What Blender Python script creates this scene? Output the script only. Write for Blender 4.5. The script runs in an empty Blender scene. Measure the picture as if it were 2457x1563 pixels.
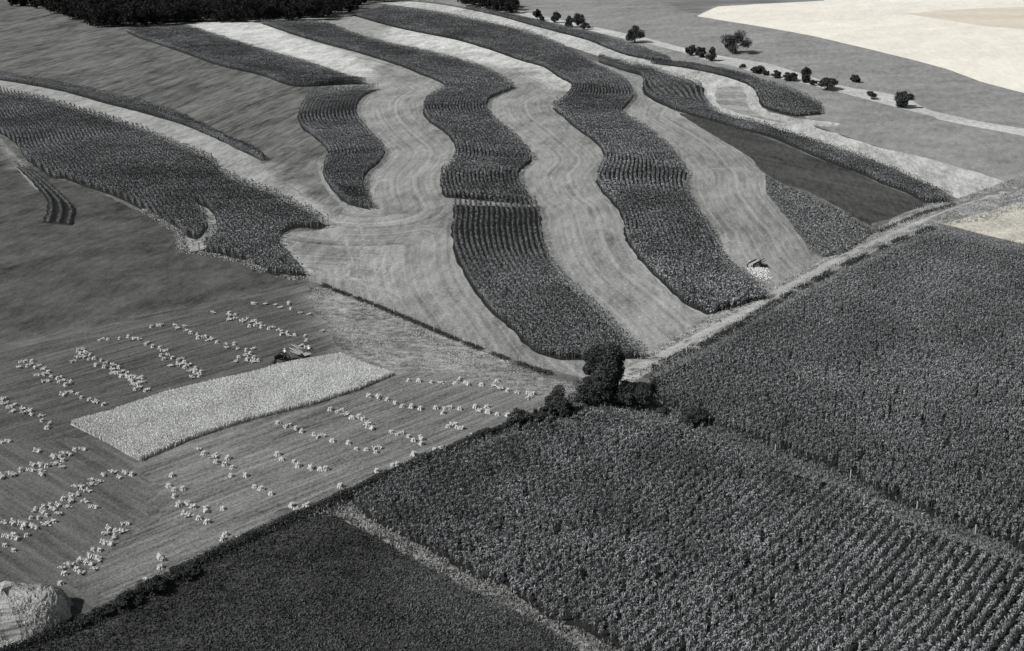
import bpy, math, random
import numpy as np
from mathutils import Vector, Matrix
from mathutils.geometry import delaunay_2d_cdt

random.seed(7)
RNG = np.random.default_rng(7)
SC = bpy.context.scene
COL = SC.collection

# ------------------------------------------------------------------ camera
CAMH = 75.0
FPX = 2800.0
PITCH = math.atan((781.5 + 300.0) / FPX)
cam_d = bpy.data.cameras.new('camera')
cam = bpy.data.objects.new('camera', cam_d)
COL.objects.link(cam)
cam.location = (0, 0, CAMH)
cam.rotation_euler = (math.pi / 2 - PITCH, 0, 0)
cam_d.sensor_width = 36.0
cam_d.lens = 36.0 * FPX / 2457.0
cam_d.clip_start = 1.0
cam_d.clip_end = 20000.0
SC.camera = cam

# ------------------------------------------------------------------ light
SUN_EL = math.radians(43)
SH = np.array([0.92, 0.39]); SH = SH / np.linalg.norm(SH)      # direction the shadows fall
world = bpy.data.worlds.new('World'); SC.world = world
world.use_nodes = True
wn, wl = world.node_tree.nodes, world.node_tree.links
wn.clear()
sky = wn.new('ShaderNodeTexSky'); sky.sky_type = 'NISHITA'; sky.sun_disc = False
sky.sun_elevation = SUN_EL
sky.sun_rotation = math.atan2(-SH[0], -SH[1])
hs = wn.new('ShaderNodeHueSaturation'); hs.inputs['Saturation'].default_value = 0.12
bg = wn.new('ShaderNodeBackground'); bg.inputs['Strength'].default_value = 0.05
wo = wn.new('ShaderNodeOutputWorld')
wl.new(sky.outputs[0], hs.inputs['Color']); wl.new(hs.outputs[0], bg.inputs[0]); wl.new(bg.outputs[0], wo.inputs[0])
sun_d = bpy.data.lights.new('sun', 'SUN'); sun_d.energy = 4.9; sun_d.angle = math.radians(0.5)
sun_d.color = (1.0, 0.985, 0.955)
sun = bpy.data.objects.new('sun', sun_d); COL.objects.link(sun)
ldir = Vector((SH[0] * math.cos(SUN_EL), SH[1] * math.cos(SUN_EL), -math.sin(SUN_EL)))
sun.rotation_euler = ldir.to_track_quat('-Z', 'Y').to_euler()
sun.location = (-200, -100, 300)
SC.view_settings.view_transform = 'Standard'
SC.view_settings.look = 'None'
SC.view_settings.exposure = 0.0
SC.view_settings.gamma = 1.0

# ------------------------------------------------------------------ terrain and projection
def hgt(x, y):
    x = np.asarray(x, float); y = np.asarray(y, float)
    f = np.clip((y - 110) / 90, 0, 1) * np.clip((1500 - y) / 500, 0, 1) * np.clip((1200 - np.abs(x)) / 500, 0, 1)
    return f * (1.0 * np.sin(x / 47 + 1.3) * np.cos(y / 61) + 0.8 * np.sin((x * .6 + y * .8) / 83))

def px(pts, h=0.0):
    """photo pixel(s) -> point on the terrain (h metres above it)"""
    p = np.atleast_2d(np.asarray(pts, float))
    u = (p[:, 0] - 1228.5) / FPX; v = (781.5 - p[:, 1]) / FPX
    dx = u; dy = math.cos(PITCH) + v * math.sin(PITCH); dz = -math.sin(PITCH) + v * math.cos(PITCH)
    z = np.zeros(len(p)) + h
    for _ in range(40):
        t = (z - CAMH) / dz
        x, y = t * dx, t * dy
        z = 0.6 * z + 0.4 * (hgt(x, y) + h)
    t = (z - CAMH) / dz
    return np.stack([t * dx, t * dy], 1)

def scale_at(x, y):       # photo pixels per metre at a ground point
    return FPX / (y * math.cos(PITCH) + CAMH * math.sin(PITCH))

def catmull(P, n=5, closed=False):
    P = np.asarray(P, float); m = len(P); out = []
    rng = range(m if closed else m - 1)
    for i in rng:
        if closed:
            a, b, c, d = P[(i - 1) % m], P[i], P[(i + 1) % m], P[(i + 2) % m]
        else:
            a, b, c, d = P[max(i - 1, 0)], P[i], P[i + 1], P[min(i + 2, m - 1)]
        for k in range(n):
            t = k / n
            out.append(.5 * (2 * b + (c - a) * t + (2 * a - 5 * b + 4 * c - d) * t * t + (3 * b - a - 3 * c + d) * t ** 3))
    if not closed: out.append(P[-1])
    return np.array(out)

def densify(P, step, closed=True, jit=0.0):
    P = np.asarray(P, float); out = []
    m = len(P)
    for i in range(m if closed else m - 1):
        a, b = P[i], P[(i + 1) % m]
        L = np.linalg.norm(b - a); n = max(1, int(L / step))
        for k in range(n): out.append(a + (b - a) * k / n)
    if not closed: out.append(P[-1])
    out = np.array(out)
    if jit: out = out + RNG.normal(0, jit, out.shape)
    return out

def inside(P, poly):
    P = np.asarray(P, float); x, y = P[:, 0], P[:, 1]
    r = np.zeros(len(P), bool)
    lo, hi = poly.min(0), poly.max(0)
    idx = np.where((x >= lo[0]) & (x <= hi[0]) & (y >= lo[1]) & (y <= hi[1]))[0]
    if not len(idx): return r
    xx, yy = x[idx], y[idx]; c = np.zeros(len(idx), bool)
    a = poly; b = np.roll(poly, -1, 0)
    for (x0, y0), (x1, y1) in zip(a, b):
        if y0 == y1: continue
        k = ((y0 > yy) != (y1 > yy)) & (xx < (x1 - x0) * (yy - y0) / (y1 - y0) + x0)
        c ^= k
    r[idx] = c
    return r

def comp(ctrl, side, h):
    """control pixels of one edge of a tall crop -> world; far edges were read off the crop's top"""
    c = np.asarray(ctrl, float)
    d = np.gradient(c, axis=0); L = np.linalg.norm(d, axis=1) + 1e-9
    up = (d[:, 0] / L) * (1 if side == 'R' else -1)
    hh = np.clip(up, 0, 1) * h
    return px(c, hh)

def comp_poly(poly, h):
    c = np.asarray(poly, float)
    area = 0.5 * np.sum(c[:, 0] * np.roll(c[:, 1], -1) - np.roll(c[:, 0], -1) * c[:, 1])
    d = np.roll(c, -1, 0) - np.roll(c, 1, 0); L = np.linalg.norm(d, axis=1) + 1e-9
    up = d[:, 0] / L * (1 if area > 0 else -1)          # outward normal's upward share
    return px(c, np.clip(up, 0, 1) * h)

# smooth value noise on the ground plane, for where a crop grows strong or thin
_T = RNG.random((64, 64))
def vnoise(x, y, s):
    x = np.asarray(x) / s; y = np.asarray(y) / s
    i = np.floor(x).astype(int); j = np.floor(y).astype(int); u = x - i; v = y - j
    u = u * u * (3 - 2 * u); v = v * v * (3 - 2 * v)
    g = lambda a, b: _T[a % 64, b % 64]
    return (g(i, j) * (1 - u) + g(i + 1, j) * u) * (1 - v) + (g(i, j + 1) * (1 - u) + g(i + 1, j + 1) * u) * v

# ------------------------------------------------------------------ helpers
def tag(o, label=None, cat=None, group=None, kind=None):
    if label: o['label'] = label
    if cat: o['category'] = cat
    if group: o['group'] = group
    if kind: o['kind'] = kind
    return o

def mesh_np(name, V, faces, mats, tone=None, smooth=False, attrs=None):
    """faces: list of int arrays (m,k)"""
    me = bpy.data.meshes.new(name)
    V = np.asarray(V, np.float32)
    me.vertices.add(len(V)); me.vertices.foreach_set('co', V.ravel())
    loops = np.concatenate([f.ravel() for f in faces]).astype(np.int32)
    sizes = np.concatenate([np.full(len(f), f.shape[1]) for f in faces])
    starts = np.concatenate([[0], np.cumsum(sizes)[:-1]]).astype(np.int32)
    me.loops.add(len(loops)); me.loops.foreach_set('vertex_index', loops)
    me.polygons.add(len(sizes)); me.polygons.foreach_set('loop_start', starts)
    try: me.polygons.foreach_set('loop_total', sizes.astype(np.int32))
    except Exception: pass
    if smooth: me.polygons.foreach_set('use_smooth', np.ones(len(sizes), bool))
    if tone is not None:
        a = me.attributes.new('tone', 'FLOAT', 'POINT'); a.data.foreach_set('value', np.asarray(tone, np.float32))
    for k, v in (attrs or {}).items():
        a = me.attributes.new(k, 'FLOAT', 'POINT'); a.data.foreach_set('value', np.asarray(v, np.float32))
    me.update(calc_edges=True)
    for m in (mats if isinstance(mats, (list, tuple)) else [mats]): me.materials.append(m)
    return me

def link(name, me, parent=None, loc=None):
    o = bpy.data.objects.new(name, me); COL.objects.link(o)
    if parent is not None: o.parent = parent
    if loc is not None: o.location = loc
    return o

def empty(name, loc, rz=0.0):
    o = bpy.data.objects.new(name, None); COL.objects.link(o)
    o.location = loc; o.rotation_euler = (0, 0, rz); o.empty_display_size = .3
    return o

class MB:                                   # small hand-made meshes
    def __init__(s): s.V = []; s.F = []
    def add(s, V, F):
        n = len(s.V); s.V += [tuple(v) for v in V]; s.F += [tuple(i + n for i in f) for f in F]
    def box(s, c, d, rot=None, taper=1.0):
        hx, hy, hz = d[0] / 2, d[1] / 2, d[2] / 2
        V = [Vector((x * hx * (taper if z > 0 else 1), y * hy * (taper if z > 0 else 1), z * hz)) for z in (-1, 1) for y in (-1, 1) for x in (-1, 1)]
        if rot is not None: V = [rot @ v for v in V]
        V = [v + Vector(c) for v in V]
        s.add(V, [(0, 2, 3, 1), (4, 5, 7, 6), (0, 1, 5, 4), (2, 6, 7, 3), (0, 4, 6, 2), (1, 3, 7, 5)])
    def tube(s, a, b, r0, r1=None, n=8, caps=True):
        a = Vector(a); b = Vector(b); r1 = r0 if r1 is None else r1
        q = (b - a).to_track_quat('Z', 'Y')
        V = []
        for p, r in ((a, r0), (b, r1)):
            for i in range(n):
                t = 2 * math.pi * i / n
                V.append(p + q @ Vector((r * math.cos(t), r * math.sin(t), 0)))
        F = [(i, (i + 1) % n, n + (i + 1) % n, n + i) for i in range(n)]
        if caps: F += [tuple(range(n - 1, -1, -1)), tuple(range(n, 2 * n))]
        s.add(V, F)
    def lathe(s, prof, n=10, M=None):
        V = []
        for (r, z) in prof:
            for i in range(n):
                t = 2 * math.pi * i / n
                v = Vector((r * math.cos(t), r * math.sin(t), z))
                V.append(M @ v if M is not None else v)
        F = []
        for k in range(len(prof) - 1):
            for i in range(n):
                F.append((k * n + i, k * n + (i + 1) % n, (k + 1) * n + (i + 1) % n, (k + 1) * n + i))
        F += [tuple(range(n - 1, -1, -1)), tuple(range((len(prof) - 1) * n, len(prof) * n))]
        s.add(V, F)
    def ring(s, c, axis, R, r, n=24, m=6, flat=1.0):
        q = Vector(axis).to_track_quat('Z', 'Y'); V = []
        for i in range(n):
            t = 2 * math.pi * i / n
            for j in range(m):
                u = 2 * math.pi * j / m
                rr = R + r * math.cos(u)
                V.append(Vector(c) + q @ Vector((rr * math.cos(t), rr * math.sin(t), r * flat * math.sin(u))))
        F = [(i * m + j, ((i + 1) % n) * m + j, ((i + 1) % n) * m + (j + 1) % m, i * m + (j + 1) % m) for i in range(n) for j in range(m)]
        s.add(V, F)
    def build(s, name, mat, parent=None, smooth=False, loc=None):
        me = bpy.data.meshes.new(name); me.from_pydata(s.V, [], s.F); me.update()
        if smooth:
            for p in me.polygons: p.use_smooth = True
        me.materials.append(mat)
        return link(name, me, parent, loc)

# ------------------------------------------------------------------ materials
TINT = (.985, 1.0, .99)
def mat_new(name):
    m = bpy.data.materials.new(name); m.use_nodes = True
    n, l = m.node_tree.nodes, m.node_tree.links
    b = n['Principled BSDF']; b.inputs['Roughness'].default_value = 0.9
    b.inputs['Specular IOR Level'].default_value = 0.12
    return m, n, l, b

def mth(n, l, op, a, b=None, c=None):
    k = n.new('ShaderNodeMath'); k.operation = op
    for i, v in enumerate((a, b, c)):
        if v is None: continue
        if isinstance(v, (int, float)): k.inputs[i].default_value = v
        else: l.new(v, k.inputs[i])
    return k.outputs[0]

def tint_out(n, l, val, b, tint=TINT):
    cx = n.new('ShaderNodeCombineXYZ')
    for i in range(3): l.new(mth(n, l, 'MULTIPLY', val, tint[i]), cx.inputs[i])
    l.new(cx.outputs[0], b.inputs['Base Color'])

def gmat(name, base, noises=(), lines=None, dlines=None, bump=0.4, bscale=1.5, tint=TINT, gain=6.5, specks=None, mul=False, tracks=False):
    """noises: (scale 1/m, amount, angle deg, stretch)   lines: (angle, spacing, amount)   dlines: (spacing, amount)"""
    m, n, l, b = mat_new(name)
    geo = n.new('ShaderNodeNewGeometry')
    def noise(scale, ang=0, st=1.0, detail=4, rough=.6, dist=0.0):
        mp = n.new('ShaderNodeMapping'); mp.vector_type = 'TEXTURE'
        mp.inputs['Rotation'].default_value = (0, 0, math.radians(ang))
        mp.inputs['Scale'].default_value = (st, 1, 1)
        l.new(geo.outputs['Position'], mp.inputs[0])
        t = n.new('ShaderNodeTexNoise'); t.inputs['Scale'].default_value = scale
        t.inputs['Detail'].default_value = detail; t.inputs['Roughness'].default_value = rough
        t.inputs['Distortion'].default_value = dist
        l.new(mp.outputs[0], t.inputs['Vector'])
        return t.outputs['Fac']
    acc = None
    def addv(v):
        nonlocal acc
        acc = v if acc is None else mth(n, l, 'ADD', acc, v)
    for (sc_, am, ang, st) in tuple(noises) + ((2.4, .05 if base > .45 else .19, 60, 1.6),):
        f = noise(sc_, ang, st)
        addv(mth(n, l, 'MULTIPLY', mth(n, l, 'SUBTRACT', f, .5), am * gain))
    if lines:
        ang, sp, am = lines
        for q, w in ((1.0, .65), (.37, .45)):
            addv(mth(n, l, 'MULTIPLY', mth(n, l, 'SUBTRACT', noise(q / sp, ang, 38.0 * q, 2, .5), .5), am * w * 5))
    if dlines:
        at = n.new('ShaderNodeAttribute'); at.attribute_name = 'd'
        for (sp, am) in dlines:
            cx = n.new('ShaderNodeCombineXYZ')
            wob = mth(n, l, 'MULTIPLY', noise(.03, 0, 1, 2), .7)
            l.new(mth(n, l, 'ADD', mth(n, l, 'MULTIPLY', at.outputs['Fac'], 1.0 / sp), wob), cx.inputs[0])
            l.new(mth(n, l, 'MULTIPLY', noise(.02, 90, 1, 1), 2.0), cx.inputs[1])
            t = n.new('ShaderNodeTexNoise'); t.inputs['Scale'].default_value = 1.0; t.inputs['Detail'].default_value = 2
            l.new(cx.outputs[0], t.inputs['Vector'])
            addv(mth(n, l, 'MULTIPLY', mth(n, l, 'SUBTRACT', t.outputs['Fac'], .5), am * 5))
    if specks:
        sc_, th, am = specks
        f = noise(sc_, 0, 1, 2)
        k = mth(n, l, 'GREATER_THAN', f, th)
        addv(mth(n, l, 'MULTIPLY', k, am))
    if tracks:
        at = n.new('ShaderNodeAttribute'); at.attribute_name = 'd'
        w = mth(n, l, 'ADD', at.outputs['Fac'], mth(n, l, 'MULTIPLY', noise(.15, 0, 1, 2), .3))
        t = mth(n, l, 'SUBTRACT', 1.0, mth(n, l, 'MULTIPLY', mth(n, l, 'ABSOLUTE', mth(n, l, 'SUBTRACT', w, 1.0)), 2.4))
        addv(mth(n, l, 'SUBTRACT', mth(n, l, 'MULTIPLY', mth(n, l, 'MAXIMUM', t, 0.0), .75), .3))
    val = mth(n, l, 'ADD', acc, 1.0) if acc is not None else None
    if val is not None:
        val = mth(n, l, 'MAXIMUM', val, 0.12)
        val = mth(n, l, 'MULTIPLY', val, base)
        if mul:
            at = n.new('ShaderNodeAttribute'); at.attribute_name = 'mul'
            val = mth(n, l, 'MULTIPLY', val, at.outputs['Fac'])
        val = mth(n, l, 'MINIMUM', val, .88)
    else:
        v = n.new('ShaderNodeValue'); v.outputs[0].default_value = base; val = v.outputs[0]
    tint_out(n, l, val, b, tint)
    if bump:
        bp = n.new('ShaderNodeBump'); bp.inputs['Strength'].default_value = bump; bp.inputs['Distance'].default_value = .35
        l.new(noise(bscale, 0, 1, 6, .7), bp.inputs['Height']); l.new(bp.outputs[0], b.inputs['Normal'])
    return m

def tmat(name, base, tint=TINT, rough=.85, spec=.15):
    """colour from the mesh's own tone attribute (plant to plant differences)"""
    m, n, l, b = mat_new(name)
    b.inputs['Roughness'].default_value = rough; b.inputs['Specular IOR Level'].default_value = spec
    at = n.new('ShaderNodeAttribute'); at.attribute_name = 'tone'
    tint_out(n, l, mth(n, l, 'MINIMUM', mth(n, l, 'MULTIPLY', at.outputs['Fac'], base), .85), b, tint)
    return m

def pmat(name, base, rough=.7, metal=0.0, var=.25, scale=3.0, tint=TINT):
    m, n, l, b = mat_new(name); b.inputs['Roughness'].default_value = rough; b.inputs['Metallic'].default_value = metal
    tc = n.new('ShaderNodeTexCoord'); t = n.new('ShaderNodeTexNoise'); t.inputs['Scale'].default_value = scale
    t.inputs['Detail'].default_value = 6
    l.new(tc.outputs['Object'], t.inputs['Vector'])
    v = mth(n, l, 'MULTIPLY', mth(n, l, 'ADD', mth(n, l, 'MULTIPLY', mth(n, l, 'SUBTRACT', t.outputs['Fac'], .5), var * 2), 1), base)
    tint_out(n, l, v, b, tint)
    return m

DARK = (.95, .995, 1.03)
M_CORN = tmat('corn_leaf', .132, DARK, spec=.12, rough=.6)
M_WHEAT = tmat('ripe_grain', .60)
M_LEAF = tmat('tree_leaf', .046, DARK, rough=.8, spec=.1)
M_LEAF2 = tmat('bush_leaf', .05, DARK, rough=.8, spec=.1)
M_GRASS = tmat('grass_blade', .13, DARK)
M_LGRASS = tmat('dry_grass_blade', .34)
M_BARK = pmat('bark', .10, .95, var=.4)
M_STRAW = pmat('straw', .50, .9, var=.35, scale=7)
M_POST = pmat('post_wood', .42, .9)
M_WIRE = pmat('wire', .2, .5, .8)

# ------------------------------------------------------------------ crops read off the photograph (pixel outlines)
C1A = [((300,76),(454,61)),((339,94),(500,76)),((418,120),(600,108)),((522,157),(704,137)),((620,180),(780,160)),((686,204),(822,175)),((731,209),(855,184)),((814,204),(880,190))]
C1B = [((754,217),(913,214)),((733,238),(874,232)),((717,266),(858,253)),((715,287),(857,277)),((725,308),(874,300)),((757,334),(900,329)),((783,360),(922,352)),((788,380),(924,371)),((775,406),(908,394)),((780,435),(877,422)),((809,469),(872,460)),((835,492),(888,497))]
C2 = [((623,56),(790,53)),((704,84),(835,73)),((783,107),(913,97)),((861,128),(1031,123)),((952,157),(1109,141)),((1010,180),(1174,164)),((1060,201),(1226,196)),((1064,209),(1236,212)),((1031,227),(1190,231)),((1018,248),(1170,245)),((1015,271),(1172,267)),((1031,295),(1190,285)),((1070,321),(1216,305)),((1091,350),(1252,342)),((1092,376),(1277,376)),((1074,396),(1265,398)),((1057,414),(1245,416)),((1057,445),(1250,445)),((1066,474),(1276,480))]
C2B = [((1086,492),(1290,492)),((1088,520),(1299,520)),((1083,557),(1301,550)),((1091,607),(1317,610)),((1122,675),(1357,662)),((1174,745),(1422,719)),((1220,785),(1474,772)),((1278,842),(1510,806)),((1344,864),(1558,838))]
C3 = [((843,37),(921,16)),((926,61),(1031,22)),((992,76),(1109,37)),((1096,97),(1220,60)),((1174,120),(1278,76)),((1252,147),(1336,100)),((1304,162),(1424,150)),((1344,188),(1461,167)),((1373,206),(1500,190)),((1357,230),(1520,228)),((1330,248),(1508,250)),((1325,261),(1492,269)),((1351,282),(1526,287)),((1383,311),(1565,313)),((1427,342),(1605,347)),((1450,380),(1631,388)),((1430,422),(1648,412)),((1434,445),(1644,440)),((1448,466),(1650,462)),((1482,503),(1670,500)),((1495,537),(1690,527)),((1500,570),(1709,557)),((1521,607),(1727,602)),((1552,644),(1761,633)),((1599,688),(1790,655)),((1644,730),(1820,678)),((1700,756),(1843,694))]
C4 = [((1435,150),(1440,132)),((1500,172),(1500,146)),((1539,184),(1560,158)),((1542,204),(1618,178)),((1542,219),(1670,191)),((1552,232),(1688,206)),((1586,251),(1690,228)),((1631,269),(1712,258)),((1722,295),(1748,277)),((1780,312),(1820,292)),((1858,334),(1910,321)),((1963,380),(2015,352)),((2067,419),(2106,386)),((2119,443),(2171,414)),((2172,463),(2230,440)),((2220,488),(2286,470))]
C5 = [((1117,22),(1122,14)),((1200,40),(1220,33)),((1252,55),(1291,47)),((1330,76),(1346,60)),((1409,97),(1417,75)),((1487,128),(1500,97)),((1539,141),(1560,118)),((1592,146),(1612,140))]
C6 = [((1560,153),(1570,144)),((1644,164),(1640,148)),((1722,180),(1700,158)),((1774,196),(1774,172)),((1806,211),(1820,185)),((1819,232),(1880,202)),((1824,250),(1930,223)),((1840,262),(1960,240)),((1872,273),(1972,256)),((1914,281),(1970,275))]
W1 = [((-80,182),(-80,160)),((0,193),(0,172)),((78,206),(104,188)),((157,222),(209,209)),((261,251),(313,232)),((339,271),(392,253)),((431,298),(444,277)),((496,324),(509,308)),((548,347),(548,329)),((600,374),(600,350)),((626,386),(632,372))]
W3 = [((39,401),(73,401)),((73,432),(112,432)),((102,466),(146,461)),((112,484),(170,484)),((110,510),(183,505)),((102,531),(175,542))]
W2 = [(-90,176),(0,209),(104,230),(209,261),(313,292),(392,324),(457,350),(509,373),(535,406),(600,430),(652,450),(704,477),(744,497),(783,526),(787,539),(767,552),(717,547),(673,570),(691,602),(717,631),(736,657),(725,666),(665,662),(621,649),(600,638),(587,628),(509,610),(441,602),(433,563),(428,552),(392,534),(339,503),(287,477),(209,450),(157,430),(123,427),(78,393),(65,386),(39,347),(0,321),(-90,270)]
P_IN = [(491,497),(512,516),(522,547),(512,563),(491,576),(491,597),(441,604),(431,584),(431,563),(470,576),(491,557),(501,542),(491,516),(457,484)]
F1 = [(1558,893),(1592,872),(1644,845),(1722,814),(1774,783),(1793,768),(1832,742),(1910,697),(1989,661),(2015,642),(2093,608),(2145,582),(2224,551),(2258,540),(2302,552),(2352,565),(2700,640),(3400,800),(3400,1770),(2700,1440),(2352,1273),(2276,1250),(2198,1219),(2119,1184),(2041,1142),(1989,1121),(1910,1093),(1806,1051),(1722,1022),(1691,1007),(1628,980),(1592,962),(1560,935)]
F2 = [(1448,984),(1539,1008),(1618,1012),(1696,1036),(1774,1075),(1820,1088),(1858,1112),(1963,1145),(2041,1164),(2119,1220),(2185,1243),(2276,1280),(2352,1308),(2700,1450),(3400,1790),(3400,2300),(1900,1950),(1600,1680),(1500,1575),(1474,1555),(1409,1521),(1317,1483),(1239,1430),(1220,1415),(1140,1390),(1070,1348),(1005,1309),(926,1270),(877,1241),(840,1205),(870,1178),(952,1138),(1096,1082),(1220,1036),(1330,1012),(1383,1000)]
WHEAT = [(174,1018),(261,984),(392,939),(522,908),(620,887),(665,872),(730,859),(819,845),(861,866),(942,901),(861,935),(757,969),(600,1008),(548,1024),(444,1060),(337,1107),(261,1065)]
ALF_D = [(1631,271),(1722,295),(1820,325),(1890,352),(1963,382),(2015,398),(2067,421),(2119,445),(2172,465),(2224,492),(2185,505),(2132,526),(2093,535),(2088,542),(2002,492),(1937,458),(1884,443),(1840,419),(1819,403),(1800,378),(1722,331),(1670,300)]
E_ = [(1838,421),(1884,443),(1937,458),(2002,492),(2088,545),(2098,560),(2028,607),(1978,618),(1947,607),(1923,573),(1884,518),(1840,466)]

def strip_world(pairs, h=2.2, n=5):
    L = catmull(comp([p[0] for p in pairs], 'L', h), n); R = catmull(comp([p[1] for p in pairs], 'R', h), n)
    return L, R

STR = {}
for k, prs, h in (('c1a', C1A, 2.2), ('c1b', C1B, 2.2), ('c2', C2, 2.2), ('c2b', C2B, 2.2), ('c3', C3, 2.2), ('c4', C4, 2.0), ('c5', C5, 1.8), ('c6', C6, 1.8), ('w1', W1, 2.2), ('w3', W3, 1.0)):
    STR[k] = strip_world(prs, h)
def sp(k): return np.concatenate([STR[k][0], STR[k][1][::-1]])
WF1 = comp_poly([(a, b + 7) if a > 1560 and b > 940 else (a, b) for a, b in F1], 2.2); WF2 = comp_poly([(a, b - 2) for a, b in F2], .8); WW2 = catmull(comp_poly(W2, 2.2), 3, True); WPIN = catmull(px(P_IN), 3, True)
WE = comp_poly(E_, .9); WWH = comp_poly(WHEAT, .75); WD = catmull(px(ALF_D), 3, True)
def shrink_y(): pass

# ------------------------------------------------------------------ ground regions, low priority first: (key, world polygon)
def R(pts, smooth=False):
    w = px(pts); return catmull(w, 3, True) if smooth else w
HAY = [(440,70),(620,150),(820,197),(800,230),(760,290),(830,340),(840,420),(835,480),(800,540),(760,556),(700,556),(668,572),(691,602),(717,631),(736,657),(745,676),(800,690),(900,730),(1000,775),(1200,855),(1398,908),(1430,930),(1490,888),(1704,762),(1845,699),(1990,624),(1960,600),(1900,540),(1850,440),(1820,390),(1722,320),(1650,275),(1570,220),(1560,190),(1540,170),(1424,146),(1300,110),(1000,40),(870,30),(800,30),(700,40),(600,50)]
O1 = [(454,61),(600,108),(704,137),(822,175),(871,186),(893,176),(896,166),(872,152),(845,132),(809,117),(744,99),(673,76),(610,50)]
O2A = [(785,55),(830,36),(855,39),(945,64),(930,96),(880,85)]
O2 = [(945,64),(992,76),(1096,97),(1220,133),(1304,160),(1344,186),(1375,206),(1367,219),(1317,198),(1278,183),(1200,160),(1174,157),(1096,136),(1010,116),(925,94)]
P1 = [(-150,150),(-80,182),(0,193),(78,206),(157,222),(261,251),(339,271),(431,298),(496,324),(548,347),(620,386),(660,420),(720,460),(790,505),(830,560),(800,575),(760,552),(700,520),(600,480),(500,420),(430,370),(313,310),(209,275),(104,245),(0,225),(-150,200)]
P5 = [(900,6),(952,3),(1031,8),(1117,22),(1220,45),(1252,53),(1330,76),(1409,97),(1487,128),(1539,141),(1575,152),(1644,164),(1722,180),(1774,195),(1806,211),(1818,232),(1822,250),(1837,263),(1866,274),(1910,284),(1960,290),(2017,297),(1990,304),(1950,302),(2015,324),(2119,356),(2224,380),(2352,417),(2700,520),(3400,720),(3400,560),(2700,400),(2352,462),(2302,477),(2250,455),(2171,418),(2106,390),(2015,356),(1910,325),(1820,296),(1748,281),(1700,262),(1680,230),(1660,195),(1618,184),(1552,165),(1500,154),(1383,118),(1336,103),(1278,82),(1200,60),(1109,42),(1031,26),(960,14)]
P5G = [(1722,212),(1770,208),(1790,226),(1793,246),(1806,268),(1850,286),(1900,298),(1800,280),(1735,258),(1718,240)]
PAST = [(1020,-60),(3700,-60),(3700,640),(2352,430),(2100,350),(1950,300),(1900,250),(1700,170),(1540,140),(1400,90),(1200,40),(1117,18),(1040,4)]
BRT = [(1672,39),(1722,16),(1820,10),(1976,2),(2010,-14),(3700,-14),(3700,520),(2352,196),(2276,167),(2198,146),(2093,120),(1937,84),(1820,63),(1780,57)]
TAN = [(2169,33),(2352,20),(3700,-4),(3700,150),(2352,62)]
DKP = [(1540,-20),(1990,-14),(1900,4),(1790,8),(1722,12),(1680,32),(1650,32),(1600,14)]
VRG = [(1240,24),(1304,39),(1417,63),(1539,89),(1641,115),(1722,133),(1820,149),(1858,157),(2010,204),(2119,222),(2190,243),(2352,292),(3700,500),(3700,540),(2352,307),(2237,279),(2153,258),(2010,221),(1918,198),(1820,178),(1774,163),(1696,145),(1641,127),(1550,104),(1500,94),(1413,73),(1310,51),(1240,34)]
ROAD_V = [(1430,925),(1490,880),(1558,845),(1700,764),(1845,695),(1905,662),(1978,620),(2030,602),(2095,560),(2140,528),(2185,505),(2240,488),(2310,474),(2460,420),(2800,310),(2800,420),(2460,500),(2380,530),(2262,540),(2224,552),(2145,583),(2015,644),(1910,699),(1793,770),(1722,816),(1592,876),(1540,905),(1480,940)]
ROAD = [(1478,900),(1510,880),(1600,838),(1700,786),(1800,733),(1900,676),(2000,621),(2100,574),(2200,531),(2300,488),(2460,437),(2800,345),(2800,362),(2460,452),(2300,500),(2200,541),(2100,586),(2000,634),(1900,690),(1800,749),(1700,803),(1600,855),(1520,893),(1490,908)]
RTRI = [(2262,538),(2352,512),(2800,390),(3400,240),(3400,800),(2700,640),(2352,562)]
ST_ALL = [(-300,930),(0,846),(300,775),(520,735),(640,708),(735,686),(800,698),(900,736),(1000,780),(1200,864),(1290,900),(1398,930),(1340,965),(1240,1005),(1220,1020),(1174,1033),(1096,1070),(952,1125),(861,1168),(804,1188),(746,1212),(626,1269),(509,1324),(397,1382),(339,1416),(222,1478),(117,1512),(0,1565),(-300,1700)]
ST_RT = [(942,899),(861,935),(757,969),(600,1008),(444,1060),(337,1105),(360,1150),(400,1200),(370,1260),(300,1310),(260,1350),(190,1400),(240,1420),(280,1440),(339,1416),(397,1382),(509,1324),(626,1269),(746,1212),(861,1168),(952,1125),(1096,1070),(1220,1020),(1240,1005),(1340,965),(1398,930),(1300,922),(1200,905),(1080,892)]
ST_LT = [(738,688),(800,698),(900,736),(1000,780),(1200,864),(1290,900),(1398,930),(1330,950),(1240,925),(1150,905),(1050,893),(942,893),(861,862),(819,841),(800,805),(770,755)]
ST_BL = [(-300,1090),(0,1060),(150,1060),(261,1067),(337,1110),(345,1150),(390,1200),(360,1260),(290,1310),(250,1350),(190,1400),(235,1425),(222,1478),(117,1512),(0,1565),(-300,1700)]
LANE1 = [(1398,935),(1440,965),(1480,955),(1560,935),(1592,962),(1628,980),(1691,1007),(1722,1022),(1806,1051),(1910,1093),(1989,1121),(2041,1142),(2119,1184),(2198,1219),(2276,1250),(2352,1273),(2700,1440),(3400,1770),(3400,1790),(2700,1450),(2352,1308),(2276,1280),(2185,1243),(2119,1220),(2041,1164),(1963,1145),(1858,1112),(1820,1088),(1774,1075),(1696,1036),(1618,1012),(1539,1008),(1448,984),(1383,1000),(1330,1012),(1340,965)]
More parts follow.
